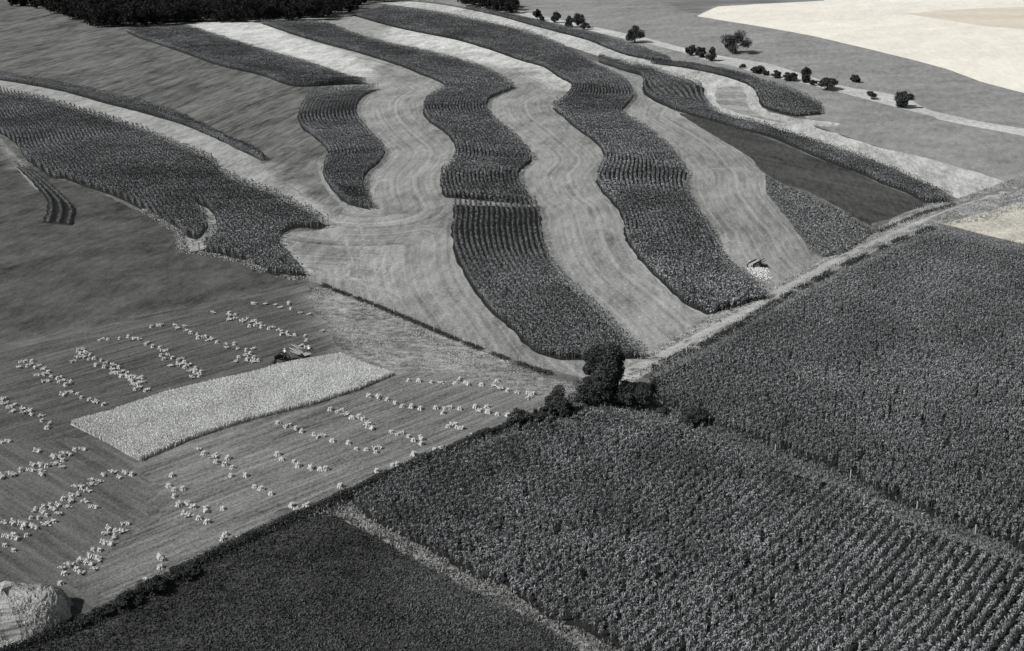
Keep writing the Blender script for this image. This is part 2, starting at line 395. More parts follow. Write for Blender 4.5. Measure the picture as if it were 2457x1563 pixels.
LANE2 = [(770,1215),(804,1188),(840,1205),(877,1241),(926,1270),(1005,1309),(1070,1348),(1140,1390),(1220,1415),(1317,1483),(1409,1521),(1474,1555),(1500,1575),(1600,1680),(1900,1950),(1700,1950),(1410,1575),(1357,1532),(1291,1494),(1220,1457),(1148,1421),(1070,1382),(992,1342),(913,1295),(835,1254),(809,1235),(730,1243),(665,1269),(640,1272)]
ALF_G = [(798,1236),(730,1243),(665,1269),(600,1298),(548,1322),(444,1374),(339,1426),(261,1470),(183,1512),(78,1551),(-300,1740),(-300,2300),(2100,2300),(1700,1950),(1410,1575),(1357,1532),(1291,1494),(1220,1457),(1148,1421),(1070,1382),(992,1342),(913,1295),(835,1254)]
HEDGE_G = [(804,1186),(746,1210),(626,1267),(509,1322),(397,1380),(339,1414),(222,1476),(117,1510),(0,1563),(-300,1700),(-300,1745),(0,1590),(78,1551),(183,1512),(261,1470),(339,1426),(444,1374),(548,1322),(600,1298),(665,1269),(730,1243),(809,1235),(840,1205),(870,1178),(952,1138),(1096,1082),(1220,1036),(1330,1012),(1340,965),(1240,1003),(1220,1018),(1174,1031),(1096,1068),(952,1123),(861,1166)]
LMEAD = [(-300,300),(0,321),(123,427),(209,450),(428,552),(440,602),(587,628),(736,657),(745,676),(735,686),(640,708),(300,775),(0,846),(-300,930)]
LBAND = [(-300,905),(0,830),(250,775),(500,727),(640,695),(735,676),(745,690),(640,712),(520,738),(300,779),(0,850),(-300,934)]

REG = [('meadow_top', R([(-300,-60),(1020,-60),(1040,4),(843,37),(600,90),(870,195),(800,300),(850,450),(840,540),(760,565),(700,600),(-300,300)])),
       ('pasture', R(PAST)), ('pasture_dark', R(DKP)), ('bright_field', R(BRT)), ('tan_field', R(TAN)), ('verge', R(VRG, True)),
       ('meadow_left', R(LMEAD)), ('meadow_rim', R(LBAND, True)),
       ('hay', R(HAY)), ('oat_left', R(O1, True)), ('oat_grey', R(O2A, True)), ('oat_right', R(O2, True)),
       ('path_left', R(P1, True)), ('path_top', R(P5, True)), ('path_grey', R(P5G, True)),
       ('stubble', R(ST_ALL)), ('stubble_bl', R(ST_BL)), ('stubble_rt', R(ST_RT)), ('stubble_lt', R(ST_LT)),
       ('alfalfa_g', R(ALF_G)), ('lane1', R(LANE1)), ('lane2', R(LANE2)), ('hedge_g', R(HEDGE_G)),
       ('road_verge', R(ROAD_V)), ('straw_corner', R(RTRI)), ('road', R(ROAD, True)),
       ('alfalfa_d', WD), ('soy', WE), ('wheat_g', WWH),
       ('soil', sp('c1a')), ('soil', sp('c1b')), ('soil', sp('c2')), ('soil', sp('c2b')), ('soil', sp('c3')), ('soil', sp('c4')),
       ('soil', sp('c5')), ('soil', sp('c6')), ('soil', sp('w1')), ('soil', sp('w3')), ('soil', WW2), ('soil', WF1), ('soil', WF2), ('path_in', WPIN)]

def ribbon(line, w, n=4):
    P = catmull(px(line), n); d = np.gradient(P, axis=0); d /= np.linalg.norm(d, axis=1)[:, None] + 1e-9
    nn = np.stack([-d[:, 1], d[:, 0]], 1); ww = w * (.5 + .5 * RNG.random(len(P)))[:, None] / 2
    return np.concatenate([P + nn * ww, (P - nn * ww)[::-1]])
TR = [([(-30,310),(10,345),(45,385),(90,428),(128,470),(138,492)], 1.3), ([(-20,335),(15,375),(50,412),(88,455)], .9), ([(760,380),(770,420),(800,470),(850,520),(870,560),(868,610),(880,660)], 1.2), ([(828,560),(835,600),(848,640),(840,668)], 1.0), ([(812,640),(824,632),(830,650),(818,672)], 1.0),
 ([(905,575),(918,610),(905,650)], .9), ([(930,590),(938,625),(925,660)], .9), ([(1018,676),(1030,690),(1050,700),(1066,708)], 1.0), ([(700,455),(740,480),(790,520),(820,545)], 1.6), ([(678,575),(700,604),(728,634),(752,660)], 1.4),
 ([(1552,232),(1575,248),(1600,262),(1640,285)], 2.0), ([(1740,560),(1752,600),(1770,620)], 1.0), ([(1570,815),(1600,822),(1640,818)], .8), ([(1622,796),(1645,800)], .8), ([(1470,480),(1500,540),(1512,580),(1540,630),(1590,680),(1650,730),(1690,760)], 1.5),
 ([(915,425),(895,455),(892,490),(905,520)], 1.2), ([(1660,410),(1740,404),(1800,410),(1836,420)], 1.2), ([(1180,260),(1190,290),(1225,320),(1262,350),(1290,380)], 1.3), ([(800,664),(850,670),(905,690),(960,720)], 1.6), ([(640,395),(690,400),(745,400)], 1.0), ([(655,412),(700,418),(740,414)], 1.0)]
for ln, w in TR: REG.insert(-12, ('track', ribbon(ln, w)))
for cx_, cy_, rx, ry in ((808,606,18,14),(868,652,22,10),(722,422,22,8),(690,360,26,7),(716,398,20,5),(960,508,46,5),(1275,175,20,4),(1240,165,14,3)):
    t = np.linspace(0, 2 * np.pi, 14, endpoint=False)
    REG.insert(-12, ('dark_patch', px(np.stack([cx_ + rx * np.cos(t) * (.7 + .5 * RNG.random(14)), cy_ + ry * np.sin(t) * (.7 + .5 * RNG.random(14))], 1))))
pts = []; edges = []
def add_loop(P):
    n0 = len(pts); pts.extend([tuple(p) for p in P]); m = len(P)
    edges.extend([(n0 + i, n0 + (i + 1) % m) for i in range(m)])
REGD = []
for key, P in REG:
    d = np.median(P[:, 1])
    D = densify(P, 3.0 if d < 450 else 6.0, True, {'road': .05, 'stubble_bl': 1.0, 'stubble_rt': .9, 'stubble_lt': .8, 'meadow_rim': .5, 'oat_left': .5, 'oat_right': .5, 'path_top': .35, 'path_left': .35}.get(key, .15))
    REGD.append((key, D)); add_loop(D)
for x0, x1, y0, y1, st in ((-75, 20, 100, 215, 2.2), (-140, 170, 60, 360, 5.0), (-260, 330, 360, 760, 9.0), (-600, 700, -100, 1600, 40.0)):
    gx, gy = np.meshgrid(np.arange(x0, x1, st), np.arange(y0, y1, st))
    G = np.stack([gx.ravel(), gy.ravel()], 1) + RNG.normal(0, .2, (gx.size, 2))
    pts.extend([tuple(p) for p in G])
for a in np.linspace(0, 2 * math.pi, 24, endpoint=False):
    for r in (2500, 7000): pts.append((r * math.cos(a), 500 + r * math.sin(a)))
res = delaunay_2d_cdt([Vector(p) for p in pts], edges, [], 0, 1e-4, False)
GV = np.array([tuple(v) for v in res[0]]); GT = np.array([tuple(f) for f in res[2]])
cen = GV[GT].mean(1)
own = np.zeros(len(GT), int)
keys = ['ground'] + sorted(set(k for k, _ in REGD))
for k, D in REGD: own[inside(cen, D)] = keys.index(k)
GZ = hgt(GV[:, 0], GV[:, 1])
tri = GV[GT]; ar = (tri[:, 1, 0] - tri[:, 0, 0]) * (tri[:, 2, 1] - tri[:, 0, 1]) - (tri[:, 1, 1] - tri[:, 0, 1]) * (tri[:, 2, 0] - tri[:, 0, 0])
GT[ar < 0] = GT[ar < 0][:, ::-1]

def dist_to(P, line):
    best = np.full(len(P), 1e9)
    for a, b in zip(line[:-1], line[1:]):
        ab = b - a; t = np.clip(((P - a) @ ab) / (ab @ ab + 1e-9), 0, 1)
        best = np.minimum(best, np.linalg.norm(P - (a + t[:, None] * ab), axis=1))
    return best
ROADC = px([(1484,904),(1510,886),(1600,846),(1700,794),(1800,741),(1900,683),(2000,627),(2100,580),(2200,536),(2300,494),(2460,444),(2800,353)])

A_ANG = math.degrees(math.atan2(*(px([(1377,915)])[0] - px([(50,1560)])[0])[::-1]))      # hedge direction
W_ANG = math.degrees(math.atan2(*(px([(942,901)])[0] - px([(337,1107)])[0])[::-1]))      # drill rows
B_ANG = math.degrees(math.atan2(*(px([(337,1107)])[0] - px([(174,1018)])[0])[::-1]))

SOFT = {'meadow_top': .112, 'meadow_left': .069, 'meadow_rim': .118, 'hay': .235, 'oat_left': .50, 'oat_grey': .27, 'oat_right': .47, 'path_left': .29, 'stubble': .09, 'stubble_bl': .092, 'stubble_rt': .165, 'stubble_lt': .24, 'pasture': .225, 'pasture_dark': .15, 'track': .36, 'dark_patch': .11}
_gm = gmat
def gmat(nm, base, *a, **k):
    k['mul'] = any(abs(base - v) < 1e-9 for v in SOFT.values()) and nm in SOFTN
    return _gm(nm, base, *a, **k)
SOFTN = {'meadow_top','meadow_left','meadow_rim','hay_stubble','oat_left','oat_grey','oat_right','path_left','stubble_dark','stubble_turn','stubble_pale','stubble_litter','pasture','pasture_dark','track','dark_patch'}
GM = {
 'ground': (gmat('field_ground', .13, ((.02,.3,0,1),(.4,.25,0,1))), 'ground', 'wide grey farmland reaching away on every side beyond the fields', 'ground'),
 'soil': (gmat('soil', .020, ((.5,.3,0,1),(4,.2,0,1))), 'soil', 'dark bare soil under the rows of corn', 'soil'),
 'meadow_top': (gmat('meadow_top', .112, ((.05,.20,78,3),(.2,.32,80,6),(.7,.36,78,6),(.012,.16,0,1)), bump=.8, bscale=.5), 'meadow', 'mottled grey meadow with windblown grass on the upper left hillside', 'meadow'),
 'meadow_left': (gmat('meadow_left', .069, ((.03,.22,0,1),(.13,.26,40,1.4),(.6,.26,75,2.2)), bump=.7, bscale=.8), 'meadow', 'dark smooth meadow on the left above the stubble field', 'meadow'),
 'meadow_rim': (gmat('meadow_rim', .118, ((.1,.3,W_ANG,3),(.6,.35,W_ANG,4))), 'meadow_edge', 'pale strip of grass between dark meadow and stubble field', 'meadow'),
 'pasture': (gmat('pasture', .225, ((.02,.10,0,1),(.10,.12,20,2),(.5,.14,70,3)), bump=.5, bscale=.5), 'pasture', 'pale grey pasture on the far right behind the corn', 'pasture'),
 'pasture_dark': (gmat('pasture_dark', .15, ((.03,.3,5,6),(.2,.3,5,4))), 'pasture', 'darker band of pasture above the bright field at the top', 'pasture'),
 'bright_field': (gmat('ripe_field', .68, ((.02,.05,20,2),(.08,.06,60,2),(.5,.05,80,4)), bump=.15, tint=(1,.97,.88)), 'ripe_field', 'glaring white ripe grain field in the top right corner', 'field'),
 'tan_field': (gmat('tan_field', .56, ((.03,.06,0,4),(.3,.06,0,1)), bump=.15, tint=(1,.93,.80)), 'ripe_field', 'tan wedge of field inside the bright field at top right', 'field'),
 'verge': (gmat('fence_verge', .42, ((.06,.15,-20,4),(.6,.2,0,1))), 'grass_verge', 'pale grass verge running along the far line of trees', 'verge'),
 'hay': (gmat('hay_stubble', .235, ((.03,.12,0,1),(.12,.17,70,2.5),(.7,.17,84,4)), dlines=((2.6,.12),(1.1,.26)), bump=.5, bscale=1.2, specks=(.55,.70,.35)), 'hay_strip', 'pale mown hay strips winding between the dark corn strips', 'hay field'),
 'oat_left': (gmat('oat_left', .50, ((.06,.14,60,2),(.25,.20,75,3),(1.0,.18,80,4)), bump=.8, bscale=.5), 'oat_strip', 'bright strip of uncut oats below the woods on the left', 'oat field'),
 'oat_grey': (gmat('oat_grey', .27, ((.08,.12,70,2),(.4,.2,80,3)), bump=.6, bscale=.5), 'oat_strip', 'grey top end of the oat strip beside the woods', 'oat field'),
 'oat_right': (gmat('oat_right', .47, ((.06,.16,60,2),(.25,.22,75,3),(1.0,.18,80,4)), bump=.8, bscale=.5), 'oat_strip', 'bright ragged strip of uncut oats in the middle of the corn', 'oat field'),
 'path_left': (gmat('path_left', .29, ((.06,.14,60,3),(.3,.18,75,4),(1.2,.2,80,4))), 'field_path', 'pale grass path between the two corn strips on the left', 'path'),
 'path_in': (gmat('path_in', .27, ((.3,.3,0,1),(1.2,.3,0,1))), 'field_path', 'short pale hooked path cut into the left corn field', 'path'),
 'path_top': (gmat('path_top', .40, ((.05,.14,60,3),(.3,.2,75,4),(1,.2,80,4)), bump=.4), 'field_path', 'long bright path curving round the upper corn strips to the road', 'path'),
 'path_grey': (gmat('path_grey', .26, ((.1,.3,-20,3),(.5,.25,0,1))), 'grass_patch', 'grey grass patch inside the bend of the bright path', 'grass'),
 'stubble': (gmat('stubble_dark', .09, ((.02,.12,0,1),(.15,.12,W_ANG,4),(1,.2,W_ANG,5),(3,.2,0,1)), lines=(W_ANG, .5, .40), bump=.6, bscale=3), 'stubble_field', 'dark drilled stubble field with rows of grain shocks at lower left', 'stubble field'),
 'stubble_bl': (gmat('stubble_turn', .092, ((.02,.2,0,1),(.1,.2,B_ANG,5),(.8,.16,B_ANG,6),(3,.2,0,1)), lines=(B_ANG, .7, .4), bump=.6, bscale=3), 'stubble_field', 'stubble turned the other way in the lower left corner', 'stubble field'),
 'stubble_rt': (gmat('stubble_pale', .165, ((.02,.14,0,1),(.15,.1,W_ANG,4),(1,.2,W_ANG,6),(3,.22,0,1)), lines=(W_ANG + 1, .5, .42), bump=.6, bscale=3), 'stubble_field', 'paler drilled stubble right of the standing grain', 'stubble field'),
 'stubble_lt': (gmat('stubble_litter', .24, ((.04,.22,0,1),(.2,.35,-25,2.5),(.9,.4,0,1.5),(3,.3,0,1)), bump=.8, bscale=2), 'stubble_field', 'light littered stubble beside the wire fence', 'stubble field'),
 'alfalfa_g': (gmat('alfalfa', .05, ((.03,.5,0,1),(.25,.4,10,2),(1.3,.35,0,1)), bump=.7, bscale=2), 'alfalfa_field', 'very dark smooth alfalfa field at the bottom of the photo', 'alfalfa field'),
 'alfalfa_d': (gmat('alfalfa_far', .055, ((.03,.2,-45,3),(.2,.2,-50,4),(.9,.25,80,4)), lines=(-50, 1.6, .12), bump=.5, bscale=1), 'alfalfa_field', 'smooth dark alfalfa strip on the right between two corn strips', 'alfalfa field'),
 'track': (gmat('track', .36, ((.3,.2,80,3),(1.2,.2,0,1)), bump=.4), 'worn_track', 'pale worn wheel tracks and bare spots in the mown hay ground', 'track'),
 'dark_patch': (gmat('dark_patch', .11, ((.3,.2,80,3),(1.2,.2,0,1)), bump=.6), 'weedy_patch', 'dark weedy patches in the mown ground at the centre left', 'grass'),
 'soy': (gmat('soy_soil', .10, ((.3,.3,0,1),(1.2,.3,0,1))), 'soil', 'grey soil under the low crop left of the road', 'soil'),
 'wheat_g': (gmat('grain_floor', .42, ((.5,.3,0,1),)), 'soil', 'straw coloured soil under the standing grain', 'soil'),
 'lane1': (gmat('lane_grass', .10, ((.2,.3,0,1),(1,.4,0,1)), bump=.8), 'grass_lane', 'thin grey grass lane between the two big corn fields', 'lane'),
 'lane2': (gmat('lane_pale', .22, ((.2,.35,-30,2),(1,.4,0,1)), bump=.8), 'grass_lane', 'pale grass lane between foreground alfalfa and corn', 'lane'),
 'hedge_g': (gmat('hedge_floor', .045, ((.5,.4,0,1),)), 'soil', 'dark weedy soil under the hedgerow', 'soil'),
 'road_verge': (gmat('road_verge', .25, ((.08,.2,30,4),(.5,.35,30,3),(2,.25,0,1)), bump=.5), 'road_verge', 'rough grass verges along both sides of the dirt road', 'verge'),
 'straw_corner': (gmat('straw_corner', .42, ((.2,.2,30,3),(1,.2,0,1)), tint=(1,.97,.86)), 'field_corner', 'bright field corner below the road at the right edge', 'field'),
 'road': (gmat('dirt_road', .25, ((.06,.12,28,6),(.6,.2,28,5),(3,.15,0,1)), tracks=True, bump=.3), 'dirt_road', 'narrow dirt road with wheel tracks climbing to the right', 'road'),
}
def soft_mul(P, key, n=10, rad=2.2):
    acc = np.zeros(len(P)); own0 = SOFT[key]
    for i in range(n):
        a = 2 * np.pi * i / n; rr = rad * (1.0 if i % 2 else .5) * (2.0 if key.startswith('stubble') else 1.0)
        q = P + rr * np.array([math.cos(a), math.sin(a)]); v = np.full(len(P), own0); on = np.zeros(len(P), bool)
        for k, D in REG:
            m = inside(q, D)
            v[m] = SOFT.get(k, own0)
        acc += v
    return acc / n / own0
Lref = {'hay': [STR['c1b'][1], STR['c2'][1], STR['c2b'][1], STR['c3'][1]], 'road': [ROADC]}
for ki, key in enumerate(keys):
    T = GT[own == ki]
    if not len(T): continue
    used, inv = np.unique(T, return_inverse=True)
    V = np.column_stack([GV[used], GZ[used]])
    att = {}
    if key in Lref:
        d = np.full(len(used), 1e9)
        for ln in Lref[key]: d = np.minimum(d, dist_to(GV[used], ln[::2]))
        att = {'d': d}
    if key in SOFT: att['mul'] = soft_mul(GV[used], key)
    mat, nm, lab, cat = GM[key]
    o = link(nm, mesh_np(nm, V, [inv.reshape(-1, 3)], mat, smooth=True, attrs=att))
    tag(o, lab, cat, kind='structure')

# ------------------------------------------------------------------ corn
def corn(name, label, P, h=2.3, nleaf=16, wid=.13, length=.75, tone=None, mat=None, cat='corn', seedt=0.25, rowdir=None, narrow=.55):
    n = len(P); r = RNG
    z0 = hgt(P[:, 0], P[:, 1])
    tone = np.ones(n) if tone is None else tone
    ht = h * r.uniform(.85, 1.1, n) * (.84 + .3 * vnoise(P[:, 0] + 50, P[:, 1], 3.5))
    N = n * nleaf
    I = np.repeat(np.arange(n), nleaf)
    st = r.integers(0, 3, N); sx = (np.sin(I * 12.9898 + st * 4.1) * .12); sy = (np.cos(I * 78.233 + st * 2.3) * .12)
    az = r.uniform(0, 2 * np.pi, N)
    if rowdir is not None: az = rowdir[I] + r.integers(0, 2, N) * np.pi + r.normal(0, narrow, N)
    L = length * r.uniform(.6, 1.1, N)
    hb = ht[I] * r.uniform(.2, .9, N) ** .8
    dx, dy = np.cos(az), np.sin(az)
    w = wid * r.uniform(.7, 1.3, N)
    bx, by, bz = P[I, 0] + sx, P[I, 1] + sy, z0[I] + hb
    up = r.uniform(.15, .5, N) * L; tz = up - r.uniform(.1, .6, N) * L
    px_, py_ = -dy, dx
    til = r.uniform(-.5, .5, N)
    V = np.empty((N, 5, 3))
    V[:, 0] = np.stack([bx - px_ * w * .25, by - py_ * w * .25, bz], 1)
    V[:, 1] = np.stack([bx + px_ * w * .25, by + py_ * w * .25, bz], 1)
    V[:, 2] = np.stack([bx + dx * L * .5 + px_ * w * .5, by + dy * L * .5 + py_ * w * .5, bz + up + til * w], 1)
    V[:, 3] = np.stack([bx + dx * L * .5 - px_ * w * .5, by + dy * L * .5 - py_ * w * .5, bz + up - til * w], 1)
    V[:, 4] = np.stack([bx + dx * L, by + dy * L, bz + tz], 1)
    o = np.arange(N)[:, None] * 5
    Q = o + np.array([0, 1, 2, 3]); T = o + np.array([3, 2, 4])
    t = np.repeat(tone[I] * r.uniform(.45, 1.0, N) ** 1.5 * 1.9, 5)
    # stalks with tassels
    k = 2; J = np.repeat(np.arange(n), k); a2 = r.uniform(0, 2 * np.pi, n * k)
    qx = P[J, 0] + .15 * np.cos(a2); qy = P[J, 1] + .15 * np.sin(a2)
    lean = r.normal(0, .08, (n * k, 2)); zz = z0[J]; hh = ht[J]
    S = np.empty((n * k, 6, 3)); ws = .035; wt = .09
    S[:, 0] = np.stack([qx - ws, qy, zz], 1); S[:, 1] = np.stack([qx + ws, qy, zz], 1)
    S[:, 2] = np.stack([qx + lean[:, 0], qy + lean[:, 1], zz + hh * .9], 1)
    S[:, 3] = np.stack([qx + lean[:, 0] - wt, qy + lean[:, 1], zz + hh * 1.08], 1)
    S[:, 4] = np.stack([qx + lean[:, 0] + wt, qy + lean[:, 1] + wt, zz + hh * 1.06], 1)
    S[:, 5] = np.stack([qx + lean[:, 0], qy + lean[:, 1] - wt, zz + hh * 1.1], 1)
    o2 = 5 * N + np.arange(n * k)[:, None] * 6
    T2 = np.concatenate([o2 + np.array([0, 1, 2]), o2 + np.array([2, 3, 4]), o2 + np.array([2, 5, 4])])
    t2 = np.repeat(tone[J] * 1.0, 6).reshape(-1, 6) * np.array([.8, .8, 1.1, 1.5, 1.5, 1.5])
    me = mesh_np(name, np.concatenate([V.reshape(-1, 3), S.reshape(-1, 3)]), [Q, T, T2], mat or M_CORN, np.concatenate([t, t2.ravel()]))
    return tag(link(name, me), label, cat, kind='stuff')

def rows_strip(L, R_, spacing=1.10, step=.85):
    w = np.median(np.linalg.norm(L - R_, axis=1)); out = []
    # true width across the rows
    d = np.gradient((L + R_) / 2, axis=0); d /= np.linalg.norm(d, axis=1)[:, None] + 1e-9
    nrm = np.stack([-d[:, 1], d[:, 0]], 1); w = np.abs(((L - R_) * nrm).sum(1))
    nr = max(3, int(round(np.percentile(w, 60) / spacing)))
    for j in range(nr):
        v = (j + .5) / nr
        P = L * (1 - v) + R_ * v
        s = np.concatenate([[0], np.cumsum(np.linalg.norm(np.diff(P, axis=0), axis=1))])
        q = np.arange(RNG.uniform(0, .5), s[-1], step)
        A = np.stack([np.interp(q, s, P[:, 0]), np.interp(q, s, P[:, 1])], 1)
        D = np.gradient(A, axis=0) if len(A) > 1 else np.ones_like(A)
        out.append(np.column_stack([A + RNG.normal(0, .04, A.shape), np.arctan2(D[:, 1], D[:, 0])]))
    return np.concatenate(out)

def with_dir(P, ang): return np.column_stack([P, np.full(len(P), math.radians(ang))])

def rows_field(poly, ang, spacing=1.07, step=1.0, maxy=None, clip=None):
    a = math.radians(ang); u = np.array([math.cos(a), math.sin(a)]); v = np.array([-u[1], u[0]])
    A = poly @ u; B = poly @ v
    ga, gb = np.meshgrid(np.arange(A.min(), A.max(), step), np.arange(B.min(), B.max(), spacing))
    ga = ga + RNG.uniform(-.15, .15, ga.shape)
    gb = gb + .5 * np.sin(ga / 17.0) + .35 * np.sin(ga / 7.3 + 2)
    P = ga.ravel()[:, None] * u + gb.ravel()[:, None] * v
    P = P[inside(P, poly)] 
    if clip is not None: P = P[clip(P)]
    return with_dir(P + RNG.normal(0, .05, P.shape), ang)

def in_view(P, m=60):
    x, y = P[:, 0], P[:, 1]; s = scale_at(x, y)
    return (x * s > -1420) & (x * s < 1900) & (y > 84)

def lod(P):
    s = scale_at(P[:, 0], P[:, 1]); return s

def put_corn(name, label, P, h=2.3, tone=None, mult=1.0):
    P = P[in_view(P)]; P = P[RNG.random(len(P)) > .035]
    s = np.median(lod(P))
    if tone is None: tone = 0.72 + .6 * vnoise(P[:, 0], P[:, 1], 8) ** 1.3 + .5 * (vnoise(P[:, 0], P[:, 1], 27) - .5)
    else: tone = tone(P)
    if s > 14: nl, w, L = 24, .12, .48
    elif s > 9: nl, w, L = 18, .14, .38
    elif s > 6.5: nl, w, L = 13, .18, .38
    else: nl, w, L = 9, .28, .5
    return corn(name, label, P, h, nl, w, L, tone * mult, rowdir=P[:, 2])

put_corn('corn_strip', 'dark corn strip at far left of the contour strips, below the woods', rows_strip(*STR['c1a']))
put_corn('corn_strip', 'short S-shaped corn strip standing alone left of the first hay strip', rows_strip(*STR['c1b']))
put_corn('corn_strip', 'long winding corn strip from the woods down to the thin crossing gap', rows_strip(*STR['c2']))
put_corn('corn_strip', 'wide lower corn strip running from the gap down to the big dark tree', rows_strip(*STR['c2b']))
put_corn('corn_strip', 'third winding corn strip, longest, ending at the road', rows_strip(*STR['c3']))
put_corn('corn_strip', 'corn strip with blunt rounded end beside the smooth dark alfalfa', rows_strip(*STR['c4']))
put_corn('corn_strip', 'thin corn strip tapering to a point under the far trees', rows_strip(*STR['c5']), h=1.9)
put_corn('corn_strip', 'corn strip ending in a rounded lobe in the far pasture', rows_strip(*STR['c6']), h=1.9)
put_corn('corn_strip', 'narrow corn strip above the pale path on the left', rows_strip(*STR['w1']))
corn('crop_rows', 'six curved rows of low crop alone in the dark left meadow', rows_strip(*STR['w3'], spacing=2.0, step=.5), 1.0, 12, .14, .28, mat=M_GRASS, cat='crop')
P = rows_field(WW2, math.degrees(math.atan2(*(px([(600,560)])[0] - px([(700,650)])[0])[::-1])), clip=lambda P: ~inside(P, WPIN))
put_corn('corn_field', 'broad dark corn field on the left between pale path and meadow', P)
RD_ANG = math.degrees(math.atan2(*(ROADC[7] - ROADC[2])[::-1]))
P = rows_field(WF1, RD_ANG, step=1.02)
put_corn('corn_field', 'large corn field at right below the dirt road', P, 2.3, tone=lambda P: 1.22 * (.66 + .42 * vnoise(P[:, 0], P[:, 1], 8) + .4 * (vnoise(P[:, 0], P[:, 1], 27) - .5)) * (.88 + .34 * np.clip((P[:, 0] - 25) / 70, 0, 1)))
P = rows_field(WF2, A_ANG, spacing=1.22, step=.82)
put_corn('corn_field', 'large corn field in the lower right foreground', P, 1.9,
         tone=lambda P: 1.06 * (0.62 + .55 * vnoise(P[:, 0], P[:, 1], 7) ** 1.5 + .35 * vnoise(P[:, 0] + P[:, 1] * .4, P[:, 1] * .8, 2.6) ** 2 + 1.5 * np.clip(vnoise(P[:, 0] + 31, P[:, 1] + 7, 4.2) - .78, 0, 1) + .55 * np.clip((150 - P[:, 1]) / 60, 0, 1) * np.clip((P[:, 0] + 5) / 40, 0, 1)))
P = rows_field(WE, math.degrees(math.atan2(*(px([(2088,542)])[0] - px([(1884,443)])[0])[::-1])), spacing=1.5, step=.6)
corn('bean_field', 'low grey crop in fine rows beside the dirt road', P, .8, 9, .28, .45, tone=.95 + .3 * vnoise(P[:, 0], P[:, 1], 8), cat='crop')

# ------------------------------------------------------------------ blades: standing grain, tufts, long grass
def blades(name, label, P, h, w, mat, tone, cat, k=2, spread=.12, lean=.25, parent=None, kind='stuff'):
    n = len(P) * k; I = np.repeat(np.arange(len(P)), k)
    x = P[I, 0] + RNG.normal(0, spread, n); y = P[I, 1] + RNG.normal(0, spread, n)
    z = hgt(x, y) if P.shape[1] == 2 else P[I, 2]
    a = RNG.uniform(0, 2 * np.pi, n); ww = w * RNG.uniform(.6, 1.3, n); hh = h * RNG.uniform(.7, 1.1, n)
    V = np.empty((n, 4, 3)); c, s = np.cos(a) * ww / 2, np.sin(a) * ww / 2
    lx, ly = RNG.normal(0, lean, n) * hh, RNG.normal(0, lean, n) * hh
    V[:, 0] = np.stack([x - c * .6, y - s * .6, z - .03], 1); V[:, 1] = np.stack([x + c * .6, y + s * .6, z - .03], 1)
    V[:, 2] = np.stack([x + c + lx, y + s + ly, z + hh], 1); V[:, 3] = np.stack([x - c + lx * .8, y - s + ly * .8, z + hh * .95], 1)
    Q = np.arange(n)[:, None] * 4 + np.array([0, 1, 2, 3])
    t = np.repeat(tone[I] * RNG.uniform(.75, 1.25, n), 4)
    o = link(name, mesh_np(name, V.reshape(-1, 3), [Q], mat, t), parent)
    return tag(o, label, cat, kind=kind)

def scatter(poly, dens):
    lo, hi = poly.min(0), poly.max(0)
    lo = np.maximum(lo, [-90, 84]); n = int(np.prod(hi - lo) * dens)
    P = RNG.uniform(lo, hi, (n, 2)); P = P[inside(P, poly)]
    return P[in_view(P)]
P = scatter(WWH, 120)
blades('standing_grain', 'pale block of uncut ripe grain standing in the stubble field', P, .72, .06, M_WHEAT, 1.02 + .22 * vnoise(P[:, 0], P[:, 1], 3) + .12 * vnoise(P[:, 0], P[:, 1], .8), 'grain', k=3, lean=.12)
P = scatter(R(LANE2), 9)
blades('long_grass', 'pale ragged long grass along the lane beside the foreground alfalfa', P, .42, .13, M_LGRASS, .42 + .45 * vnoise(P[:, 0], P[:, 1], 2), 'grass', k=3, spread=.2, lean=.4)
P = scatter(R(LANE1), 5)
blades('lane_grass', 'grey grass in the lane between the two big corn fields', P, .45, .16, M_GRASS, .8 + .5 * vnoise(P[:, 0], P[:, 1], 2), 'grass', k=3, spread=.2, lean=.4)
P = scatter(R(ALF_G), 14)
blades('alfalfa', 'dark leafy alfalfa covering the foreground field', P, .20, .13, M_GRASS, .25 + .22 * vnoise(P[:, 0], P[:, 1], 5) + .75 * vnoise(P[:, 0], P[:, 1], 22) ** 2, 'alfalfa', k=3, spread=.2, lean=.8)
P = scatter(R(ROAD_V), 2.2); P = P[~inside(P, R(ROAD))]
blades('verge_grass', 'rough grass tufts on the road verges', P, .3, .16, M_LGRASS, .45 + .7 * vnoise(P[:, 0], P[:, 1], 4), 'grass', k=3, spread=.25, lean=.4)

# ------------------------------------------------------------------ foliage
def leaves(V0, size, r=None, flat=.0):
    r = r or RNG
    n = len(V0); a = r.normal(size=(n, 3)); a /= np.linalg.norm(a, axis=1)[:, None]
    b = r.normal(size=(n, 3)); b -= (a * b).sum(1)[:, None] * a; b /= np.linalg.norm(b, axis=1)[:, None]
    s = size * r.uniform(.6, 1.3, n)[:, None]
    V = np.empty((n, 4, 3)); V[:, 0] = V0 - a * s; V[:, 1] = V0 + b * s * .5; V[:, 2] = V0 + a * s; V[:, 3] = V0 - b * s * .5
    return V.reshape(-1, 3), np.arange(n)[:, None] * 4 + np.array([0, 1, 2, 3])

